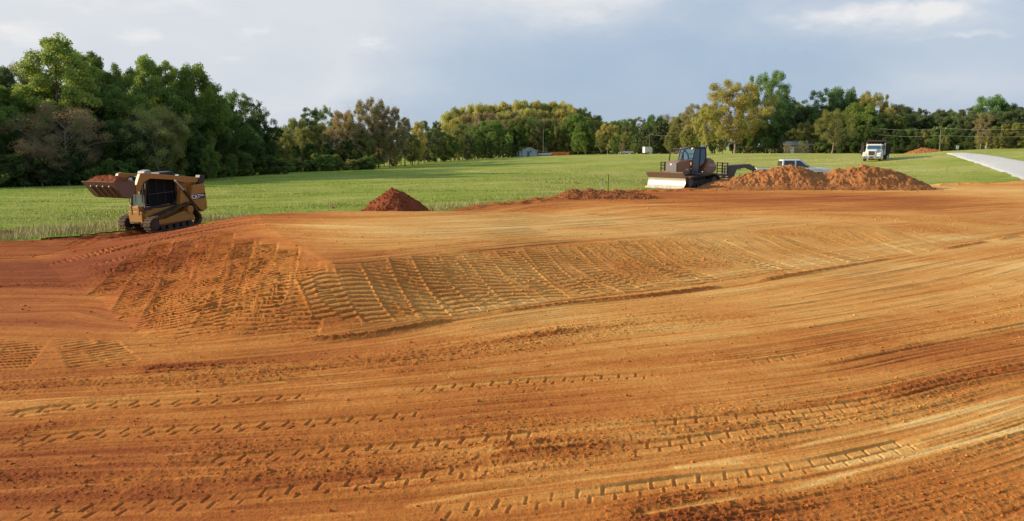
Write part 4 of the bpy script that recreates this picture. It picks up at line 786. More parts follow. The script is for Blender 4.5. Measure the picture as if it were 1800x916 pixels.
# ---------------------------------------------------------------- compact track loader
def loader():
    Y = 29.2; x = col_x(288, Y, 0); z = Hg(x, Y)+.02
    yaw = math.atan2(-.866, -.488); root = empty('track_loader', (x, Y, z+.02), yaw, 0, math.radians(3.5)); root.scale = (.94, .92, .97)
    tag(root, 'yellow compact track loader with raised bucket standing at the edge of the red soil', 'track loader')
    circ = [(1.02, .27, .23), (-.86, .25, .20), (-.60, .66, .21)]
    for sgn in (1, -1):
        y = sgn*.765
        o = track_belt(circ, y, .40, .035, .035, .105, MB()).build('track', M['rubber'], root)
        f = MB(); f.prism([(1.0, .20), (1.0, .32), (.2, .50), (-.35, .62), (-.75, .5), (-.8, .22)], y-.13, y+.13); f.prism([(.85, .27), (.85, .43), (-.55, .43), (-.75, .25)], y-.16*sgn-.02, y+.19*sgn); f.build('undercarriage_frame', M['yellow'], o, .012)
        for k in range(5): MB().cyl((.68-k*.31, y, .13), .105, .34, sides=16).build('roller', M['steel_blk'], o, sm=True)
        MB().cyl((1.02, y, .27), .19, .36, sides=20).build('idler', M['steel_blk'], o, sm=True)
        g = MB(); g.cyl((-.60, y, .66), .14, .42, sides=20)
        for k in range(10): a = k*.628; g.box((-.60+.17*math.cos(a), y, .66+.17*math.sin(a)), (.06, .10, .05), (0, -a, 0))
        g.build('sprocket', M['yellow'], o, sm=True)
    b = MB(); b.prism([(1.05, .30), (1.10, .62), (.92, .78), (-.9, .86), (-1.15, .70), (-1.10, .34)], -.54, .54); b.build('chassis', M['yellow'], root, .02)
    b = MB(); b.box((1.12, 0, .52), (.10, .78, .46)); b.box((1.06, 0, .86), (.22, .62, .14)); b.box((1.16, .22, .80), (.06, .12, .34)); b.box((1.16, -.22, .80), (.06, .12, .34)); b.build('front_plate', M['yellow'], root, .012)
    # cab
    cab = MB(); t = .05
    for y in (-.42, .42):
        cab.prism([(.98, .82), (1.04, .82), (.86, 1.98), (.80, 1.98)], y-.03, y+.03); cab.box((-.42, y, 1.42), (.07, .06, 1.16)); cab.box((.22, y, 1.95), (1.32, .06, .08)); cab.box((.28, y, .86), (1.40, .06, .08)); cab.box((.25, y, 1.35), (1.18, .03, .04))
    cab.box((.22, 0, 1.99), (1.36, .90, .07)); cab.box((-.45, 0, 1.42), (.04, .84, 1.1)); cab.build('cab_frame', M['steel_blk'], root, .012)
    sc_ = MB()
    for y in (-.40, .40):
        for i in range(4): sc_.box((-.28+i*.35, y, 1.40), (.016, .012, 1.04))
    sc_.build('side_guard', M['steel_blk'], root)
    g = MB(); g.prism([(.96, .90), (.985, .90), (.83, 1.90), (.805, 1.90)], -.37, .37); g.build('windscreen', M['green_glass'], root)
    MB().box((.25, .375, 1.40), (1.16, .012, .98)).build('side_window', M['smoke'], root); MB().box((.25, -.375, 1.40), (1.16, .012, .98)).build('side_window', M['smoke'], root)
    MB().prism([(.75, 2.025), (.70, 2.20), (.45, 2.24), (.38, 2.025)], -.22, .22).build('roof_hump', M['grey'], root, .03)
    MB().box((-.15, 0, 2.06), (.62, .7, .09)).build('roof_cover', M['steel_blk'], root, .03)
    st = MB(); st.box((.15, 0, 1.02), (.5, .5, .16)); st.box((-.1, 0, 1.34), (.14, .46, .6), (0, -.15, 0)); st.build('seat', M['steel_blk'], root, .04)
    for y in (-.30, .30):
        l = MB(); l.cyl((.99, y, 1.90), .075, .10, 'x', 14); l.build('work_light', M['lamp'], root, sm=True)
    # engine house and side towers
    b = MB(); b.prism([(-.45, .80), (-.45, 1.62), (-.62, 1.72), (-1.25, 1.62), (-1.42, 1.50), (-1.42, .62), (-1.15, .52)], -.50, .50); b.build('engine_house', M['yellow'], root, .03)
    for sgn in (1, -1):
        y0, y1 = (.50, .86) if sgn > 0 else (-.86, -.50)
        q = MB(); q.prism([(-.74, 1.06), (-.92, 1.50), (-1.34, 1.56), (-1.47, 1.50), (-1.50, .58), (-1.26, .46), (-1.0, .72)], y0, y1); pn = q.build('rear_side_panel', M['yellow'], root, .025)
        tw = MB(); tw.prism([(-.30, .80), (-.42, 1.40), (-.66, 1.46), (-.80, .90), (-.72, .78)], y0, y1-.12*sgn if sgn > 0 else y1); tw.build('tower', M['yellow'], root, .02)
    # lettering strip on the visible side
    d = MB(); d.prism([(-.86, .98), (-.84, 1.18), (-1.44, 1.20), (-1.44, 1.00)], .862, .869); dd = d.build('decal', M['steel_blk'], root)
    text('CAT', .20, M['decal_w'], dd, (-.985, .871, 1.085), (math.pi/2, 0, math.pi), .006)
    text('299D', .095, M['decal_w'], dd, (-1.27, .871, 1.11), (math.pi/2, 0, math.pi), .002)
    MB().prism([(-.94, .992), (-.985, 1.045), (-1.03, .992)], .8785, .8815).build('triangle_mark', M['decal_y'], dd)
    MB().prism([(-1.38, 1.01), (-1.385, 1.10), (-1.44, 1.10), (-1.44, 1.01)], .870, .873).build('red_mark', M['red'], dd)
    # lift arms
    for sgn in (1, -1):
        y0, y1 = (.56, .74) if sgn > 0 else (-.74, -.56)
        a = MB(); a.prism([(-1.42, 1.60), (-1.38, 1.79), (1.12, 2.18), (1.26, 2.16), (1.50, 1.70), (1.54, 1.46), (1.42, 1.44), (1.30, 1.60), (1.16, 1.84), (.86, 1.95), (-.1, 1.82), (-.6, 1.66)], y0, y1); arm = a.build('lift_arm', M['yellow'], root, .018)
        MB().prism([(-1.52, 1.58), (-1.58, 1.86), (-1.36, 1.90), (-1.22, 1.62), (-1.36, 1.50)], y0-.04, y1+.06).build('arm_hinge', M['steel_blk'], arm, .02)
        c = MB(); c.tube([(-.85, (y0+y1)/2+.12*sgn, .98), (-.52, (y0+y1)/2+.12*sgn, 1.38)], .05, 10); c.build('cylinder', M['steel_blk'], root, sm=True)
        c = MB(); c.tube([(-.52, (y0+y1)/2+.12*sgn, 1.38), (-.18, (y0+y1)/2+.12*sgn, 1.76)], .026, 8); c.build('piston_rod', M['chrome'], root, sm=True)
        MB().tube([(1.15, sgn*.52, 1.80), (1.62, sgn*.42, 1.50)], .045, 10).build('tilt_cylinder', M['steel_blk'], root, sm=True)
    MB().cyl((1.44, 0, 1.50), .06, 1.25, 'y', 12).build('cross_tube', M['yellow'], root, sm=True)
    MB().box((1.62, 0, 1.52), (.08, 1.1, .42), (0, .25, 0)).build('coupler', M['steel_blk'], root, .01)
    hz = MB()
    for y in (.50, -.50):
        hz.tube([(.95, y, 1.95), (1.15, y*.95, 1.98), (1.38, y*.8, 1.72), (1.55, y*.6, 1.55)], .018, 6); hz.tube([(.95, y*.9, 1.90), (1.12, y*.85, 1.90), (1.34, y*.7, 1.64), (1.56, y*.5, 1.45)], .018, 6)
    hz.build('hose', M['rubber'], root, sm=True)
    lv = MB()
    for k in range(7): lv.box((-1.44, 0, .75+k*.10), (.03, .8, .05), (0, .4, 0))
    lv.build('rear_grille', M['steel_blk'], root)
    for y in (.58, -.58): MB().box((-1.49, y, 1.42), (.03, .12, .08)).build('tail_light', M['red'], root)
    for (px_, pz_) in ((-1.38, 1.72), (1.44, 1.50), (-.18, 1.78), (-.86, .98)): MB().cyl((px_, .755, pz_), .05, .05, 'y', 12).build('pin', M['chrome'], root, sm=True)
    hr_ = MB()
    for y in (.40, -.40): hr_.tube([(1.02, y, 1.0), (1.08, y, 1.1), (1.0, y, 1.6), (.94, y, 1.65)], .015, 6)
    hr_.build('grab_handle', M['steel_blk'], root, sm=True); MB().box((1.20, 0, .36), (.14, .5, .03)).build('step', M['steel_blk'], root)
    MB().cyl((-1.05, .2, 1.78), .045, .22, 'z', 12).build('exhaust', M['steel_blk'], root, sm=True)
    # bucket curled back, mouth up
    bk = MB(); w = .95; prof = [(2.52, 1.97), (2.12, 1.42), (1.98, 1.35), (1.82, 1.40), (1.70, 1.62), (1.66, 1.95)]
    inn = [(2.47, 1.97), (2.10, 1.47), (1.98, 1.40), (1.86, 1.44), (1.75, 1.64), (1.71, 1.95)]
    V = [(a, s_, b_) for s_ in (-w, w) for a, b_ in prof+inn]; n = 12; Fc = []
    for i in range(5): Fc += [(i, i+1, n+i+1, n+i), (6+i, 6+i+1, n+6+i+1, n+6+i)]
    Fc += [(0, 6, n+6, n+0), (5, 11, n+11, n+5)]
    bk.add(V, Fc); bk.prism(prof, -w-.012, -w+.02); bk.prism(prof, w-.02, w+.012); bo = bk.build('bucket', M['rust'], root)
    e = MB(); e.box((2.49, 0, 1.945), (.10, 1.96, .022), (0, -.95, 0)); e.build('cutting_edge', M['rust'], bo)
    for y in (-.55, -.18, .18, .55): MB().prism([(2.44, 1.84), (2.46, 1.80), (2.13, 1.38), (2.11, 1.42)], y-.025, y+.025).build('wear_rib', M['rust'], bo)
    # load of soil: its own thing
    n = 26; m = 40; V = []; Fc = []
    X, Yy = np.meshgrid(np.linspace(1.73, 2.46, n), np.linspace(-.92, .92, m)); u = (X-1.73)/.73*2-1; v = Yy/.92
    Z = 1.92+.24*np.clip(1-u**2, 0, 1)**.7*np.clip(1-v**4, 0, 1)**.6+(fbm(X*9+3, Yy*9, 4, 7)-.5)*.16
    o = mesh_np('bucket_soil', np.stack([X.ravel(), Yy.ravel(), Z.ravel()], 1), gridfaces(m, n), M['hill_red'])
    o.matrix_world = root.matrix_basis.copy(); tag(o, 'heap of crumbly red soil carried in the raised loader bucket', 'soil heap')
    sk = MB(); sk.prism([(2.44, 1.93), (2.10, 1.48), (1.98, 1.41), (1.87, 1.45), (1.76, 1.65), (1.73, 1.93)], -.91, .91); k = sk.build('soil_underside', M['hill_red'], o)
loader()
# ---------------------------------------------------------------- bulldozer
def bulldozer():
    Y = 58.5; x = col_x(1212, Y, -.05); z = Hg(x, Y); root = empty('bulldozer', (x, Y, z+.02), math.atan2(-.61, -.79))
    tag(root, 'tan and dark grey bulldozer with wide bright steel blade where soil meets grass', 'bulldozer')
    circ = [(1.45, .42, .36), (-1.35, .42, .36), (-1.15, .62, .32)]
    for sgn in (1, -1):
        y = sgn*1.02; o = track_belt(circ, y, .80, .05, .06, .17, MB()).build('track', M['rubber'], root)
        f = MB(); f.prism([(1.3, .25), (1.3, .55), (-1.2, .60), (-1.2, .25)], y-.22, y+.22); f.build('track_frame', M['steel_blk'], o, .02)
        for k in range(6): MB().cyl((1.0-k*.4, y, .20), .13, .5, sides=14).build('roller', M['steel_blk'], o, sm=True)
        MB().cyl((1.45, y, .42), .30, .5, sides=20).build('idler', M['dozgrey'], o, sm=True); MB().cyl((-1.3, y, .48), .33, .5, sides=20).build('sprocket', M['dozgrey'], o, sm=True)
        MB().prism([(.9, .98), (.9, 1.05), (-1.2, 1.05), (-1.2, .98)], y-.38, y+.38).build('fender', M['dozgrey'], root, .01)
    b = MB(); b.prism([(1.85, .50), (1.95, .75), (1.9, 1.02), (-1.5, 1.02), (-1.6, .6)], -.58, .58); b.build('chassis', M['dozgrey'], root, .03)
    h = MB(); h.prism([(2.02, .98), (2.06, 1.78), (1.95, 1.90), (.72, 2.02), (.45, 1.0)], -.56, .56); h.build('hood', M['bronze'], root, .05)
    g = MB(); g.box((2.08, 0, 1.42), (.06, 1.02, .84)); gr = g.build('grille', M['dozgrey'], root, .01)
    gl = MB()
    for k in range(14): gl.box((2.115, -.45+k*.069, 1.42), (.02, .03, .78))
    gl.build('grille_bars', M['grey'], gr); MB().box((2.13, 0, 1.70), (.012, .13, .12)).build('badge', M['decal_w'], gr)
    # cab
    zz = 1.02
    c = MB()
    for y in (-.66, .66):
        for P in ([(.62, zz), (.58, 2.0)], [(.58, 2.0), (.34, 2.86)], [(-.18, zz), (-.30, 2.86)], [(-.98, 1.6), (-.88, 2.86)]): c.tube([(a, y, b_) for a, b_ in P], .055, 6)
        c.tube([(.36, y, 2.86), (-.90, y, 2.86)], .06, 6); c.box((-.2, y, 1.06), (1.7, .06, .12))
    for xx, z1 in ((.60, 2.0), (.34, 2.86), (-.90, 2.86)): c.tube([(xx, -.66, z1), (xx, .66, z1)], .055, 6)
    c.box((-.28, 0, 2.90), (1.36, 1.42, .09)); c.build('cab_frame', M['steel_blk'], root, .01)
    for y in (-.65, .65):
        q = MB(); q.prism([(.58, 1.1), (.56, 1.98), (.31, 2.82), (-.27, 2.82), (-.17, 1.1)], y-.01, y+.01); q.build('door_glass', M['blue_glass'], root)
        MB().prism([(-.20, 1.5), (-.31, 2.82), (-.86, 2.82), (-.95, 1.9)], y-.01, y+.01).build('side_window', M['blue_glass'], root)
    MB().prism([(.56, 2.02), (.585, 2.02), (.345, 2.82), (.325, 2.82)], -.62, .62).build('windscreen', M['blue_glass'], root)
    MB().prism([(-.93, 2.0), (-.95, 2.0), (-.875, 2.82), (-.855, 2.82)], -.62, .62).build('rear_window', M['blue_glass'], root)
    st = MB(); st.box((-.35, 0, 1.5), (.5, .5, .2)); st.box((-.58, 0, 1.9), (.14, .5, .7)); st.build('seat', M['dozgrey'], root, .05)
    sw = MB()
    for y in (-.60, .60): sw.tube([(1.70, y*.92, 1.95), (1.55, y, 2.55), (1.30, y, 2.80), (.34, y, 2.98)], .045, 8)
    sw.tube([(1.55, -.60, 2.55), (1.55, .60, 2.55)], .04, 8); sw.tube([(1.30, -.60, 2.80), (1.30, .60, 2.80)], .04, 8); sw.build('limb_guard', M['steel_blk'], root, sm=True)
    for y in (-.5, .5): MB().box((.42, y, 2.83), (.08, .16, .12)).build('work_light', M['lamp'], root, .02)
    MB().tube([(1.2, .3, 1.9), (1.2, .3, 2.45)], .06, 10).build('exhaust', M['steel_blk'], root, sm=True)
    r = MB(); r.prism([(-.66, 1.02), (-.80, 1.55), (-1.02, 2.08), (-1.20, 2.16), (-1.62, 2.0), (-1.95, 1.62), (-2.02, 1.35), (-1.80, 1.08), (-1.5, .98)], -.86, .86); rr = r.build('rear_tank', M['bronze'], root, .09)
    text('CASE', .30, M['blue'], rr, (-1.40, .868, 1.60), (math.pi/2, 0, math.pi), .008)
    text('1150M', .13, M['decal_w'], root, (1.05, .568, 1.32), (math.pi/2, 0, math.pi), .002)
    # blade
    P = []; 
    for i in range(13):
        t = i/12; a = -1.0+2.05*t; P.append((2.55+.62*(1-math.cos(a))*.9, .0+1.12*t))
    w = 1.74; V = [(a, s_, b_) for s_ in (-w, w) for a, b_ in P+[(a-.06, b_) for a, b_ in P]]; n = 26; Fc = []
    for i in range(12): Fc += [(i, i+1, n+i+1, n+i), (13+i, 13+i+1, n+14+i, n+13+i)]
    Fc += [(0, 13, n+13, n), (12, 25, n+25, n+12)]+[(i, i+1, 14+i, 13+i) for i in range(12)]+[(n+i, n+i+1, n+14+i, n+13+i) for i in range(12)]
    bl = MB().add(V, Fc).build('blade', M['blade'], root, sm=True)
    MB().prism([(P[8][0]+.012, P[8][1]), (P[12][0]+.015, P[12][1]+.0), (P[12][0]+.02, 1.20), (P[12][0]-.10, 1.20), (P[8][0]-.10, P[8][1])], -w, w).build('spill_guard', M['rust'], bl, .01)
    MB().box((2.9, 0, .06), (.04, 3.46, .16), (0, -.55, 0)).build('cutting_edge', M['blade'], bl)
    for y in (-1.2, 1.2): MB().box((2.05, y*.85, .42), (.7, .12, .18)).build('push_arm', M['dozgrey'], root, .02)
    MB().box((2.45, 0, .62), (.16, 2.6, .30)).build('blade_mount', M['dozgrey'], root, .02)
    for y in (-.45, .45): MB().tube([(1.6, y, 1.0), (2.5, y, .85)], .055, 10).build('lift_cylinder', M['chrome'], root, sm=True)
    n = 30; X, YY = np.meshgrid(np.linspace(2.45, 2.9, 10), np.linspace(-1.3, .4, n)); Z = 1.13+.14*np.exp(-((X-2.66)/.16)**2)*fbm(YY*2.4, X*4, 3, 9)+.03*fbm(X*20, YY*20, 2, 3)
    o = mesh_np('blade_soil', np.stack([X.ravel(), YY.ravel(), Z.ravel()], 1), gridfaces(n, 10), M['hill_tan']); o.matrix_world = root.matrix_basis; tag(o, 'orange soil crumbs lying on the upper rim of the bulldozer blade', 'soil heap')
    MB().box((2.66, -.45, 1.12), (.34, 1.6, .06)).build('soil_base', M['hill_tan'], o)
bulldozer()
# ---------------------------------------------------------------- gooseneck trailer
def trailer():
    Y = 63; x0 = col_x(1165, Y, 0); x1 = col_x(1327, Y, 0); L = x1-x0; z = Hg((x0+x1)/2, Y); root = empty('gooseneck_trailer', (x0, Y, z), 0)
    tag(root, 'long low black gooseneck equipment trailer with upright ramps between bulldozer and clay heaps', 'trailer')
    d = MB(); DL = L-2.4
    for y in (-1.2, 1.2): d.box((DL/2+.1, y, .64), (DL+.2, .10, .22))
    d.box((DL/2, 0, .72), (DL, 2.3, .06)); d.build('deck', M['steel_blk'], root, .01)
    for k in range(9):
        MB().box((DL-1.9+k*.24, -1.255, .66), (.2, .012, .08)).build('reflector', M['red'] if k % 2 == 0 else M['decal_w'], root)
    n = MB()
    for y in (-.55, .55):
        n.prism([(DL+.0, .62), (DL+.05, 1.50), (DL+1.75, 1.62), (DL+2.30, 1.20), (DL+2.30, 1.05), (DL+1.55, 1.34), (DL+.75, 1.22), (DL+.55, .62)], y-.06, y+.06)
    n.box((DL+.85, 0, 1.50), (1.6, 1.1, .10), (0, -.06, 0)); n.box((DL+.32, 0, 1.05), (.45, 1.1, .85)); n.build('gooseneck', M['dozgrey'], root, .015)
    MB().tube([(DL+2.22, 0, .8), (DL+2.22, 0, 1.45)], .09, 10).build('coupler', M['steel_blk'], root, sm=True)
    MB().cyl((DL+.95, 0, 1.30), .16, .9, 'y', 14).build('air_tank', M['white'], root, sm=True)
    def ladder(nm, xx, w, h, z0):
        for y in (-.75, .75):
            l = MB()
            for q in (-.18, .18): l.box((xx+q*w, y, z0+h/2), (.07, .10, h))
            for k in range(5): l.box((xx, y, z0+.06+k*(h-.1)/4), (.42*w, .08, .06))
            l.build(nm, M['steel_blk'], root)
    ladder('ramp', .15, 1.05, 1.05, .72); ladder('front_rack', DL-.25, 1.2, 1.0, .72)
    for xx in (2.1, 3.0):
        for y in (-.95, .95):
            t = MB(); t.cyl((xx, y, .38), .38, .36, sides=24); w = t.build('wheel', M['rubber'], root, .04); MB().cyl((xx, y*1.2, .38), .19, .05, sides=16).build('rim', M['grey'], w)
trailer()
# ---------------------------------------------------------------- road vehicles
def wheel(root, x, y, r, w, rim='silver'):
    t = MB().cyl((x, y, r), r, w, sides=26).build('wheel', M['rubber'], root, .03); s = 1 if y > 0 else -1
    m = MB(); m.cyl((x, y+s*(w/2+.005), r), r*.58, .03, sides=20)
    for k in range(5): a = k*1.2566; m.box((x+r*.3*math.cos(a), y+s*(w/2+.025), r+r*.3*math.sin(a)), (r*.5, .02, r*.16), (0, -a, 0))
    m.build('rim', M[rim], t)
def pickup():
    Y = 67.5; xc = col_x(1391, Y, 0); z = Hg(xc, Y); root = empty('pickup_truck', (xc, Y, z), -.10)
    tag(root, 'silver crew cab pickup truck half hidden behind the long clay heap', 'pickup truck')
    b = MB(); b.prism([(-3.0, .45), (-3.02, 1.12), (2.0, 1.15), (2.75, 1.08), (3.02, .92), (3.05, .50), (2.6, .42), (2.45, .42), (2.3, .80), (1.7, .80), (1.55, .42), (-1.35, .42), (-1.5, .80), (-2.1, .80), (-2.25, .42)], -.96, .96); body = b.build('body', M['silver'], root, .05)
    b = MB(); b.prism([(1.05, 1.12), (1.0, 1.25), (2.70, 1.16), (2.85, 1.05), (2.0, 1.0)], -.84, .84); b.build('bonnet', M['silver'], root, .05)
    c = MB(); V = []
    for y, k in ((-.92, 0), (.92, 0)): pass
    lo = [(-1.05, 1.12), (1.35, 1.14)]; hi = [(-.92, 1.84), (.55, 1.86)]
    V = [(-1.05, -.92, 1.12), (1.35, -.92, 1.14), (1.35, .92, 1.14), (-1.05, .92, 1.12), (-.95, -.74, 1.84), (.48, -.74, 1.87), (.48, .74, 1.87), (-.95, .74, 1.84)]
    c.add(V, [(3, 2, 1, 0), (4, 5, 6, 7), (0, 1, 5, 4), (1, 2, 6, 5), (2, 3, 7, 6), (3, 0, 4, 7)]); c.build('cab', M['silver'], root, .05)
    def side(y, xs, nm):
        def P(xx, t): return (xx, math.copysign(.925-.18*t+.008, y), 1.14+.70*t)
        V = [P(xs[0], .10), P(xs[1], .10), P(xs[2], .88), P(xs[3], .88)]; V += [(a, b_-math.copysign(.03, y), c_) for a, b_, c_ in V]
        MB().add(V, [(0, 1, 2, 3), (7, 6, 5, 4), (0, 4, 5, 1), (1, 5, 6, 2), (2, 6, 7, 3), (3, 7, 4, 0)]).build(nm, M['glass'], root)
    for y in (-1, 1): side(y, (-.90, .0, .0, -.84), 'side_window'); side(y, (.12, 1.12, .46, .12), 'side_window')
    V = [(1.29, -.80, 1.20), (1.29, .80, 1.20), (.56, .68, 1.80), (.56, -.68, 1.80)]; V += [(a+.02, b_, c_+.02) for a, b_, c_ in V]
    MB().add(V, [(0, 1, 2, 3), (7, 6, 5, 4), (0, 4, 5, 1), (1, 5, 6, 2), (2, 6, 7, 3), (3, 7, 4, 0)]).build('windscreen', M['blue_glass'], root)
    MB().box((-1.03, 0, 1.5), (.03, 1.4, .45)).build('rear_window', M['glass'], root); MB().box((-2.0, 0, 1.10), (1.75, 1.6, .06)).build('bed', M['steel_blk'], root)
    MB().box((3.05, 0, .50), (.16, 1.9, .24)).build('bumper', M['chrome'], root, .04); MB().box((3.02, 0, .84), (.06, 1.1, .30)).build('grille', M['steel_blk'], root, .02); MB().box((-3.08, 0, .52), (.14, 1.9, .2)).build('bumper', M['chrome'], root, .04)
    for y in (-.75, .75): MB().box((2.98, y, .88), (.10, .32, .22)).build('headlight', M['lamp'], root, .03); MB().box((-3.03, y*1.15, .95), (.05, .16, .35)).build('tail_light', M['red'], root, .02)
    for y in (-1.08, 1.08): MB().box((1.0, y, 1.28), (.12, .2, .2)).build('mirror', M['steel_blk'], root, .03)
    for xx in (2.0, -1.8):
        for y in (-.86, .86): wheel(root, xx, y, .40, .27)
pickup()
def dump_truck():
    Y = 115; xc = col_x(1536, Y, .9); z = Hg(xc, Y); root = empty('dump_truck', (xc, Y, z), math.atan2(-.83, -.56))
    tag(root, 'white dump truck with black dump body facing us from the grass slope', 'dump truck')
    ch = MB(); ch.box((-2.2, 0, .75), (6.6, .9, .25)); ch.build('chassis', M['steel_blk'], root, .02)
    h = MB(); h.prism([(1.95, .62), (2.02, 1.50), (1.90, 1.60), (.75, 1.74), (.75, .62)], -.62, .62); h.build('bonnet', M['white'], root, .08)
    for s_ in (-1, 1): MB().prism([(2.0, .55), (1.98, 1.15), (1.6, 1.32), (.9, 1.30), (.72, 1.1), (.72, .8), (1.0, 1.05), (1.5, 1.0), (1.75, .55)], s_*.62 if s_ > 0 else -1.22, 1.22 if s_ > 0 else -.62).build('fender', M['white'], root, .06)
    c = MB(); V = [(-.75, -1.12, .7), (.80, -1.12, .7), (.80, 1.12, .7), (-.75, 1.12, .7), (-.75, -1.05, 2.42), (.52, -1.0, 2.42), (.52, 1.0, 2.42), (-.75, 1.05, 2.42)]
    c.add(V, [(3, 2, 1, 0), (4, 5, 6, 7), (0, 1, 5, 4), (1, 2, 6, 5), (2, 3, 7, 6), (3, 0, 4, 7)]); c.build('cab', M['white'], root, .08)
    V = [(.715, -.90, 1.72), (.715, .90, 1.72), (.585, .84, 2.24), (.585, -.84, 2.24)]; V += [(a+.03, b_, c_) for a, b_, c_ in V]
    MB().add(V, [(0, 1, 2, 3), (7, 6, 5, 4), (0, 4, 5, 1), (1, 5, 6, 2), (2, 6, 7, 3), (3, 7, 4, 0)]).build('windscreen', M['blue_glass'], root)
    for s_ in (-1, 1): MB().box((.05, s_*1.095, 1.95), (.85, .04, .5), (s_*.03, 0, 0)).build('side_window', M['glass'], root)
    g = MB().box((2.045, 0, 1.14), (.06, .84, .60)).build('grille', M['rust'], root, .02); gb = MB()
    for k in range(9): gb.box((2.08, -.36+k*.09, 1.14), (.02, .03, .54))
    gb.build('grille_bars', M['steel_blk'], g); fr = MB()
    for a in ((0, .33, .90, .05), (0, -.33, .90, .05)): fr.box((2.06, a[0], 1.14+a[1]), (.06, a[2], a[3]))
    for a in (-.45, .45): fr.box((2.06, a, 1.14), (.06, .05, .7))
    fr.build('grille_surround', M['white'], g)
    bp = MB().box((2.12, 0, .56), (.16, 2.42, .32)).build('bumper', M['chrome'], root, .04); MB().box((2.205, 0, .56), (.02, .45, .18)).build('number_plate', M['steel_blk'], bp)
    for y in (-.8, .8): MB().box((2.205, y, .58), (.02, .35, .10)).build('tow_slot', M['steel_blk'], bp)
    for y in (-.90, .90): MB().box((1.99, y, .98), (.06, .40, .22)).build('headlight', M['lamp'], root, .03)
    for k in range(5): MB().box((.3, -.8+k*.4, 2.47), (.10, .12, .07)).build('roof_lamp', M['orange'], root, .02)
    for s_ in (-1, 1):
        m = MB(); m.box((.75, s_*1.42, 1.95), (.08, .20, .55)); m.tube([(.75, s_*1.1, 2.2), (.75, s_*1.4, 2.2)], .02, 6); m.tube([(.75, s_*1.1, 1.65), (.75, s_*1.4, 1.65)], .02, 6); m.build('mirror', M['steel_blk'], root)
        MB().tube([(-.85, s_*1.22, .9), (-.85, s_*1.22, 2.62)], .085, 10).build('exhaust_stack', M['chrome'], root, sm=True)
    b = MB(); b.prism([(-1.15, .98), (-1.05, 2.66), (-5.2, 2.55), (-5.5, .98)], -1.24, 1.24); bd = b.build('dump_body', M['steel_blk'], root, .03)
    MB().prism([(-1.15, 2.60), (-1.15, 2.82), (-.35, 2.86), (-.35, 2.80)], -1.24, 1.24).build('cab_shield', M['steel_blk'], bd, .02)
    rl = MB()
    for y in (-1.28, 1.28): rl.box((-3.2, y, 2.62), (4.3, .08, .14)); [rl.box((-1.6-k*.6, y, 1.8), (.08, .07, 1.6)) for k in range(7)]
    rl.build('side_ribs', M['steel_blk'], bd); MB().cyl((-1.3, 0, 2.92), .10, 2.4, 'y', 12).build('tarp_roll', M['steel_blk'], bd, sm=True)
    MB().box((.0, 1.75, 1.9), (1.2, .05, 1.5), (0, 0, 1.2)).build('open_door', M['steel_blk'], root, .02) if False else MB().box((.15, -1.62, 1.75), (.06, .34, 1.7)).build('side_guard', M['steel_blk'], root, .02)
    for xx in (1.3, -3.2, -4.5):
        for y in (-1.0, 1.0): wheel(root, xx, y, .50, .32 if xx > 0 else .5, 'white')
dump_truck()
def car(px, Y, yaw, label, mat, L=4.6):
    x = col_x(px, Y, 0); z = Hg(x, Y); root = empty('parked_car', (x, Y, z), yaw); tag(root, label, 'car')
    s = L/4.6; b = MB(); b.prism([(p*s, q) for p, q in [(-2.25, .35), (-2.3, .85), (-1.7, 1.0), (1.0, .98), (2.0, .80), (2.3, .6), (2.28, .32)]], -.88, .88); b.build('body', mat, root, .08)
    c = MB(); V = [(-1.7*s, -.82, .96), (1.05*s, -.82, .94), (1.05*s, .82, .94), (-1.7*s, .82, .96), (-1.1*s, -.64, 1.42), (.25*s, -.64, 1.44), (.25*s, .64, 1.44), (-1.1*s, .64, 1.42)]
    c.add(V, [(3, 2, 1, 0), (4, 5, 6, 7), (0, 1, 5, 4), (1, 2, 6, 5), (2, 3, 7, 6), (3, 0, 4, 7)]); c.build('windows', M['glass'], root, .05)
    MB().box((-.4*s, 0, 1.44), (1.3*s, 1.26, .05)).build('roof', mat, root, .03)
    for xx in (1.4*s, -1.4*s):
        for y in (-.78, .78): wheel(root, xx, y, .33, .2)
    for y in (-.62, .62): MB().box((2.22*s, y, .66), (.08, .3, .14)).build('headlight', M['lamp'], root); MB().box((-2.27*s, y, .78), (.06, .3, .14)).build('tail_light', M['red'], root)
car(1104, 268, math.pi, 'silver car parked across the field among trees, near the utility pole', M['silver'], 5.2); car(957, 268, math.pi, 'whitish low car parked in shade beside the small blue shed', M['white'], 4.6)
def cargo_trailer():
    Y = 246; x = col_x(1138, Y, 0); z = Hg(x, Y); root = empty('cargo_trailer', (x, Y, z), .25); tag(root, 'small white box trailer parked at the utility pole across the field', 'trailer')
    MB().prism([(-1.3, .45), (-1.3, 2.3), (.9, 2.3), (1.25, 1.9), (1.25, .45)], -.9, .9).build('box', M['white'], root, .06)
    MB().tube([(1.2, 0, .5), (2.3, 0, .5)], .05, 6).build('drawbar', M['steel_blk'], root)
    for y in (-.95, .95): wheel(root, -.1, y, .34, .2)
    MB().box((.3, -.905, 1.3), (.7, .02, 1.4)).build('side_door', M['white'], root)
cargo_trailer()
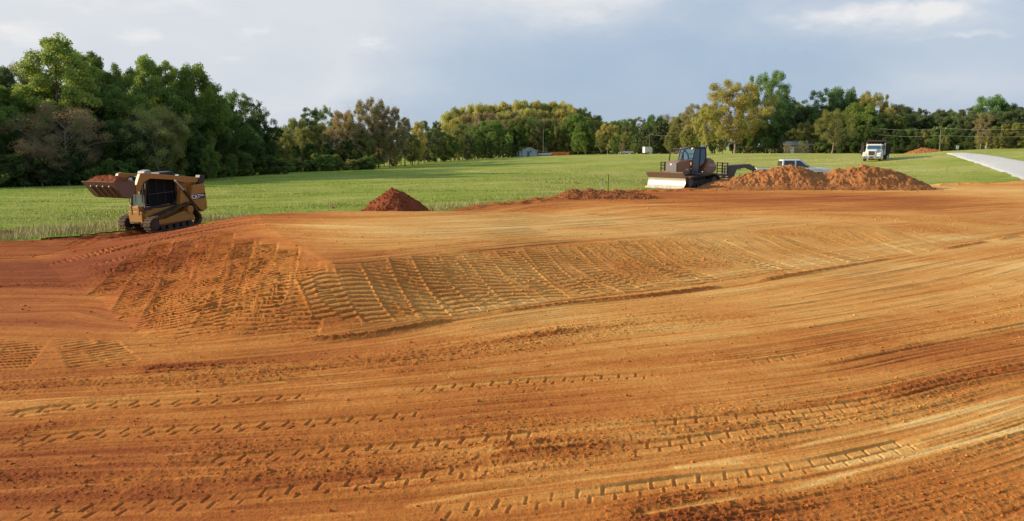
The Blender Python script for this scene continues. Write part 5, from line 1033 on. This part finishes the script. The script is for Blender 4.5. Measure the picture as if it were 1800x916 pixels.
# ---------------------------------------------------------------- buildings
def shed():
    Y = 262; x = col_x(932, Y, -.5); z = Hg(x, Y); root = empty('shed', (x, Y, z-.1), .15); tag(root, 'small pale blue gabled shed at the far edge of the field', 'shed')
    w = 2.3; MB().prism([(-w, 0), (w, 0), (w, 1.85), (0, 2.95), (-w, 1.85)], 0, 6).build('wall', M['siding'], root)
    r = MB()
    for s_ in (-1, 1): r.prism([(s_*(w+.3), 1.78), (0, 3.02), (0, 3.14), (s_*(w+.3), 1.90)], -.3, 6.3)
    r.build('roof', M['shingle'], root)
    tr = MB()
    for s_ in (-1, 1): tr.prism([(s_*(w+.3), 1.76), (0, 3.0), (0, 3.16), (s_*(w+.3), 1.92)], -.36, -.302)
    tr.build('gable_trim', M['white'], root); d = MB().box((-.6, -.03, .95), (.8, .06, 1.8)).build('door', M['shingle'], root); MB().box((-.3, -.08, .95), (.05, .05, .15)).build('handle', M['chrome'], d)
    f = MB().box((.2, -.03, 1.75), (.42, .06, .7)).build('window', M['glass'], root); MB().box((0.2, -.05, 1.38), (.55, .09, .06)).build('sill', M['white'], f)
    l = MB(); l.box((-w-.9, 3.4, .95), (1.7, 4, 1.9)); l.build('lean_to', M['siding'], root); MB().box((-w-.9, 3.4, 2.0), (2.1, 4.4, .12), (0, -.12, 0)).build('lean_to_roof', M['shingle'], root)
shed()
def shed2():
    Y = 211; x = col_x(1403, Y, 1); z = Hg(x, Y); root = empty('outbuilding', (x, Y, z-.1), -.1); tag(root, 'pale beige outbuilding half hidden in trees right of the golden oak', 'building')
    MB().box((0, 2.5, 1.25), (7.0, 5, 2.5)).build('wall', M['beige'], root); MB().prism([(-.3, 2.45), (2.5, 3.5), (5.3, 2.45)], -3.8, 3.8, 'x').build('roof', M['grey'], root)
    MB().box((-1.6, -.03, 1.0), (.9, .06, 2.0)).build('door', M['white'], root); MB().box((1.4, -.03, 1.5), (1.0, .06, .9)).build('window', M['glass'], root)
shed2()
# ---------------------------------------------------------------- heaps of clay
def mound(name, label, peaks, Y, R, mat, depth=None, lump=.22, cat='soil heap', group=None, base=None, seed=0, res=.07):
    xs = [col_x(p[0], Y, 0) for p in peaks]; x0 = min(xs)-R*1.6; x1 = max(xs)+R*1.6; D = depth or R*1.3; cx = (x0+x1)/2
    nx = int((x1-x0)/res); ny = int(2*D/res); X, YY = np.meshgrid(np.linspace(x0, x1, nx), np.linspace(Y-D, Y+D, ny))
    g = H0f(X.ravel(), YY.ravel()).reshape(X.shape); E = np.zeros(X.shape); wx = (fbm(X*.8, YY*.8, 3, seed+5)-.5)*.9; wy = (fbm(X*.8, YY*.8, 3, seed+6)-.5)*.9
    for (px, py, r), xp in zip(peaks, xs):
        zt = row_z(py, Y); h = zt-Hg(xp, Y); q = np.hypot((X+wx*.4-xp)/r, (YY+wy*.4-Y)/(D*.92)); hh_ = h*np.clip(1.0-np.sqrt(q*q+.012)+.11, 0, 1); E = (E**4+hh_**4)**.25 if len(peaks) > 2 else np.maximum(E, hh_)
    lumpy = (fbm(X*1.7, YY*1.7, 3, seed+11)-.5)*lump+np.abs(fbm(X*4.5, YY*4.5, 3, seed+12)-.5)*lump*.8+(vn(X*9, YY*9, seed+13)-.5)*lump*.28
    Z = g-.10+E+.10*sstep(0, .15, E)+lumpy*sstep(.02, .5, E)+.04*sstep(0, .1, E)*vn(X*12, YY*12, seed)
    o = mesh_np(name, np.stack([X.ravel()-cx, YY.ravel()-Y, Z.ravel()], 1), gridfaces(ny, nx), mat, smooth_=False); o.location = (cx, Y, 0); tag(o, label, cat, group)
    # clods on the heap belong to it
    m = (E > .06).ravel(); n = min(1500, int(m.sum()*.35)); idx = rng.choice(np.nonzero(m)[0], n); c = np.stack([X.ravel()[idx]-cx, YY.ravel()[idx]-Y, Z.ravel()[idx]], 1)
    ed = ((E > .0) & (E < .12)).ravel(); q = rng.choice(np.nonzero(ed)[0], n//3); an = rng.uniform(0, 6.28, len(q)); ds_ = rng.exponential(.28, len(q)); ex = X.ravel()[q]+np.cos(an)*ds_; ey = YY.ravel()[q]+np.sin(an)*ds_; c = np.concatenate([c, np.stack([ex-cx, ey-Y, H0f(ex, ey)+.02], 1)]); n = len(c)
    sz = res*rng.uniform(.3, 1.1, n)**1.5; dirs = np.array([(1, 0, 0), (-1, 0, 0), (0, 1, 0), (0, -1, 0), (0, 0, 1), (0, 0, -1)], float)
    V = dirs[None]*sz[:, None, None]*rng.uniform(.6, 1.4, (n, 6, 1))+c[:, None]; a = np.array([(0, 2, 4), (2, 1, 4), (1, 3, 4), (3, 0, 4), (2, 0, 5), (1, 2, 5), (3, 1, 5), (0, 3, 5)])
    k = mesh_np('clods', V.reshape(-1, 3), (a[None]+6*np.arange(n)[:, None, None]).reshape(-1, 3), mat, o); k['kind'] = 'stuff'
    return o
mound('clay_heap', 'long lumpy brown clay heap with a sloping left tail beside the bulldozer', [(1250, 325, 1.3), (1276, 318, 2.0), (1304, 310, 2.3), (1332, 304, 2.4), (1360, 297, 2.5), (1388, 294, 2.4), (1408, 299, 2.0), (1428, 309, 1.7)], 57, 2.0, M['hill_tan'], 2.4, .36, seed=1, res=.055)
mound('clay_heap', 'lumpy brown clay heap with a dark shaded right side, in front of the dump truck', [(1442, 310, 1.6), (1468, 303, 2.1), (1494, 298, 2.2), (1516, 292, 2.2), (1538, 299, 2.1), (1562, 301, 2.1), (1584, 310, 1.7), (1604, 319, 1.1)], 57, 2.0, M['hill_tan'], 2.4, .36, seed=2, res=.055)
mound('clay_heap', 'small steep cone of dark red clay at the grass edge, left of centre', [(696, 333, 1.65)], 33.5, 1.65, M['hill_red'], 1.9, .18, seed=3, res=.045)
mound('clay_heap', 'far small cone of tan clay on the grass beside the dump truck', [(1620, 261, 2.9), (1606, 270, 1.6)], 135, 2.6, M['hill_tan'], 2.6, .35, seed=4, res=.14)
mound('clay_berm', 'low uneven ridge of orange clay between the small red heap and bulldozer', [(985, 346, 1.0), (1000, 336, 1.1), (1014, 336, .9), (1034, 333, 1.0), (1058, 334, 1.1), (1082, 336, 1.1), (1106, 338, 1.0), (1128, 341, .9)], 47, 1.4, M['berm'], 1.5, .24, seed=5, res=.06)
mound('clay_heap', 'tiny scatter of clay lumps on the grass between berm and bulldozer blade', [(1160, 338, .7), (1185, 337, .6)], 55.5, .8, M['berm'], .6, .2, seed=6)
mound('clay_heap', 'low dark clump of churned soil at the shaded soil edge on the far left', [(8, 408, .9), (30, 411, .6)], 26.5, .9, M['hill_red'], .8, .2, seed=8, res=.05)
# ---------------------------------------------------------------- gravel drive
def drive():
    lf = [(1662, 270.5), (1680, 276), (1703, 284), (1735, 295), (1765, 306), (1795, 318), (1830, 330)]; rt = [(1706, 270.8), (1728, 272.5), (1758, 276.5), (1800, 284), (1850, 292), (1910, 302), (1960, 312)]
    A = smooth([hit(*p, Hfield) for p in lf], 10); B = smooth([hit(*p, Hfield) for p in rt], 10); n = len(A); m = 14; V = []
    wob = lambda i, k: (float(vn(np.array(i*.7), np.array(k*3.3), 9))-.5)*.7
    for i in range(n):
        for j in range(m):
            t = j/(m-1); e = (wob(i, 1) if j == 0 else wob(i, 2) if j == m-1 else 0)*.4; p = A[i]+(B[i]-A[i])*t; p = p+(B[i]-A[i])/np.linalg.norm(B[i]-A[i])*e; V.append((p[0], p[1], Hg(p[0], p[1])+.10+.06*math.sin(math.pi*t)-.14*(abs(t-.5) > .49)))
    o = mesh_np('gravel_drive', V, gridfaces(n, m), M['gravel'], smooth_=True); o['kind'] = 'structure'
drive()
# ---------------------------------------------------------------- poles, wires, stakes, signs
def pole(px, top, Y, label, cat='utility pole', arm=True, r=.13):
    x = col_x(px, Y, 0); z = Hg(x, Y); zt = row_z(top, Y); root = empty('utility_pole', (x, Y, z), .2); tag(root, label, cat)
    MB().tube([(0, 0, -.3), (0, 0, zt-z)], [r, r*.65], 10).build('post', M['wood'], root, sm=True)
    if arm:
        a = MB().box((0, 0, zt-z-.5), (2.2, .1, .12)).build('crossarm', M['wood'], root)
        for q in (-1, 0, 1): MB().cyl((q, 0, zt-z-.36), .05, .16, 'z', 8).build('insulator', M['white'], a)
    return Vector((x, Y, zt-.45))
pa = pole(1141, 234, 247, 'tall wooden utility pole across the field beside the white box trailer'); pb = pole(1104, 247, 300, 'short thin utility pole right behind the parked silver car', arm=False)
pc = pole(1650, 222, 160, 'wooden roadside utility pole in front of the dark wood near the far clay pile'); pd = pole(1253, 240, 250, 'slim pole in shade under the golden oak behind the bulldozer', arm=False)
pe = pole(955, 226, 290, 'thin pale pole at the foot of the wooded rise above the blue shed', arm=False)
ofx = Vector((col_x(1900, 138, 0), 138, row_z(222, 138))); pole(1900, 218, 138, 'roadside utility pole just beyond the end of the gravel drive'); ofy = Vector((col_x(1540, 182, 0), 182, row_z(226, 182)))
def wire(name, pts, label, r=.02):
    m = MB(); P = []
    for a, b in zip(pts[:-1], pts[1:]):
        for i in range(9): t = i/8; q = a.lerp(b, t); q.z -= .9*math.sin(math.pi*t)*((b-a).length/60); P.append(tuple(q))
    o = m.tube(P, r, 4).build(name, M['grey'], None); tag(o, label, 'power line')
wire('power_line', [ofy, pc, ofx], 'upper overhead wire strung in front of the dark wood along the drive', .014); dz = Vector((0, 0, -1.35)); wire('power_line', [ofy+dz, pc+dz, ofx+dz], 'lower overhead wire strung in front of the dark wood along the drive', .014)
wire('power_line', [pb+Vector((0, 0, .3)), pa, Vector((col_x(1182, 240, 0), 240, row_z(239, 240)))], 'thin overhead wire running past the pole with the white box trailer', .025)
def stake(px, top, Y, label, mat, r=.018, cap=None, lean=0, name='survey_stake'):
    x = col_x(px, Y, 0); z = Hd(x, Y); zt = row_z(top, Y); root = empty(name, (x, Y, z), 0, 0, lean); tag(root, label, 'stake'); MB().box((0, 0, (zt-z)/2-.05), (r*2, r*1.4, zt-z+.1)).build('shaft', mat, root)
    if cap: MB().box((0, -.002, zt-z-.04), (r*3.4, r*2.4, .10)).build('cap', cap, root)
    return root, zt-z
stake(1058, 316, 50, 'short white stake with a blue top behind the orange clay berm', M['white'], .022, M['blue']); stake(1069, 306, 52, 'thin dark metal stake standing taller beside the blue topped one', M['steel_blk'], .018)
r0, h0 = stake(575, 361, 32, 'low leaning wire stake with a pink and white flag at the grass edge', M['white'], .008, None, .35, 'flag_stake'); MB().box((.06, 0, h0-.03), (.12, .01, .08)).build('flag', paint('pink_flag', (.75, .08, .18), .6, dirt=0), r0)
for px, py, lb in ((931, 304, 'small orange marker strip leaning in the grass below the shed'), (1013, 325, 'small orange marker strip in the grass above the clay berm')):
    x, y = hit(px, py, Hfield); root = empty('grass_marker', (x, y, Hg(x, y)), .3); tag(root, lb, 'marker'); MB().box((0, 0, .14), (1.0 if py < 310 else .55, .05, .05), (0, .6, 0)).build('strip', M['orange'], root); MB().box((.3 if py < 310 else .18, 0, .0), (.03, .03, .3)).build('peg', M['wood'], root)
def sign(px, top, Y, label, wd, hg, mat):
    x = col_x(px, Y, 0); z = Hg(x, Y); zt = row_z(top, Y); root = empty('road_sign', (x, Y, z), .1); tag(root, label, 'sign'); MB().tube([(0, 0, -.1), (0, 0, zt-z)], .03, 6).build('post', M['grey'], root); MB().box((0, -.045, zt-z-hg/2), (wd, .03, hg)).build('sign_panel', mat, root)
sign(1681, 256, 158, 'small white sign on a post left of the gravel drive before the wood', .55, .7, M['white']); sign(1731, 250, 118, 'thin post with yellowish top marker above the gravel drive', .16, .5, M['decal_y']); sign(1729, 256, 112, 'low pale reflector post beside the yellow topped one', .12, .4, M['white'])
def netfence():
    Y = 284; x0 = col_x(966, Y, 0); x1 = col_x(1001, Y, 0); z = Hg((x0+x1)/2, Y); root = empty('safety_fence', (x0, Y, z), .0); tag(root, 'stretch of orange safety netting on pale posts right of the blue shed', 'fence')
    MB().box(((x1-x0)/2, 0, .75), (x1-x0, .04, .95)).build('netting', M['orange'], root)
    for k in range(5): MB().box((k*(x1-x0)/4, -.06, .75), (.12, .1, 1.6)).build('post', M['wood'], root)
netfence()
def railfence(px0, px1, Y, label, h=1.1, mat='wood', step=2.6):
    x0 = col_x(px0, Y, 0); x1 = col_x(px1, Y, 0); root = empty('field_fence', (x0, Y, 0)); tag(root, label, 'fence'); n = max(2, int((x1-x0)/step)); m = MB(); pts = []
    for k in range(n+1):
        xx = x0+(x1-x0)*k/n; z = Hg(xx, Y); pts.append((xx-x0, z)); MB().box((xx-x0, 0, z+h/2-.1), (.12, .12, h+.2)).build('post', M[mat], root)
    for hh in (.45, .95): m.tube([(a, -.05, b+hh*h) for a, b in pts], .03, 4)
    m.build('rails', M[mat], root)
railfence(1030, 1100, 280, 'weathered fence between the lone round tree and the silver car'); railfence(1145, 1200, 262, 'wire field fence right of the white box trailer'); railfence(1345, 1440, 209, 'row of old fence posts at the tree foot behind the pickup truck', 1.2); railfence(893, 915, 262, 'short pale fence left of the blue shed', 1.0, 'white')
# dead weed by the red heap
w_ = MB(); wx, wy = col_x(757, 34, 0), 34
for k in range(9):
    a = random.uniform(-1, 1); w_.tube([(0, 0, -.05), (a*.1, random.uniform(-.1, .1), .2), (a*.3, random.uniform(-.2, .2), random.uniform(.35, .6))], [.01, .007, .003], 4)
o = w_.build('dead_weed', M['wood']); o.location = (wx, wy, Hd(wx, wy)); tag(o, 'small dry leafless weed next to the dark red clay cone', 'plant')
bpy.context.view_layer.update()
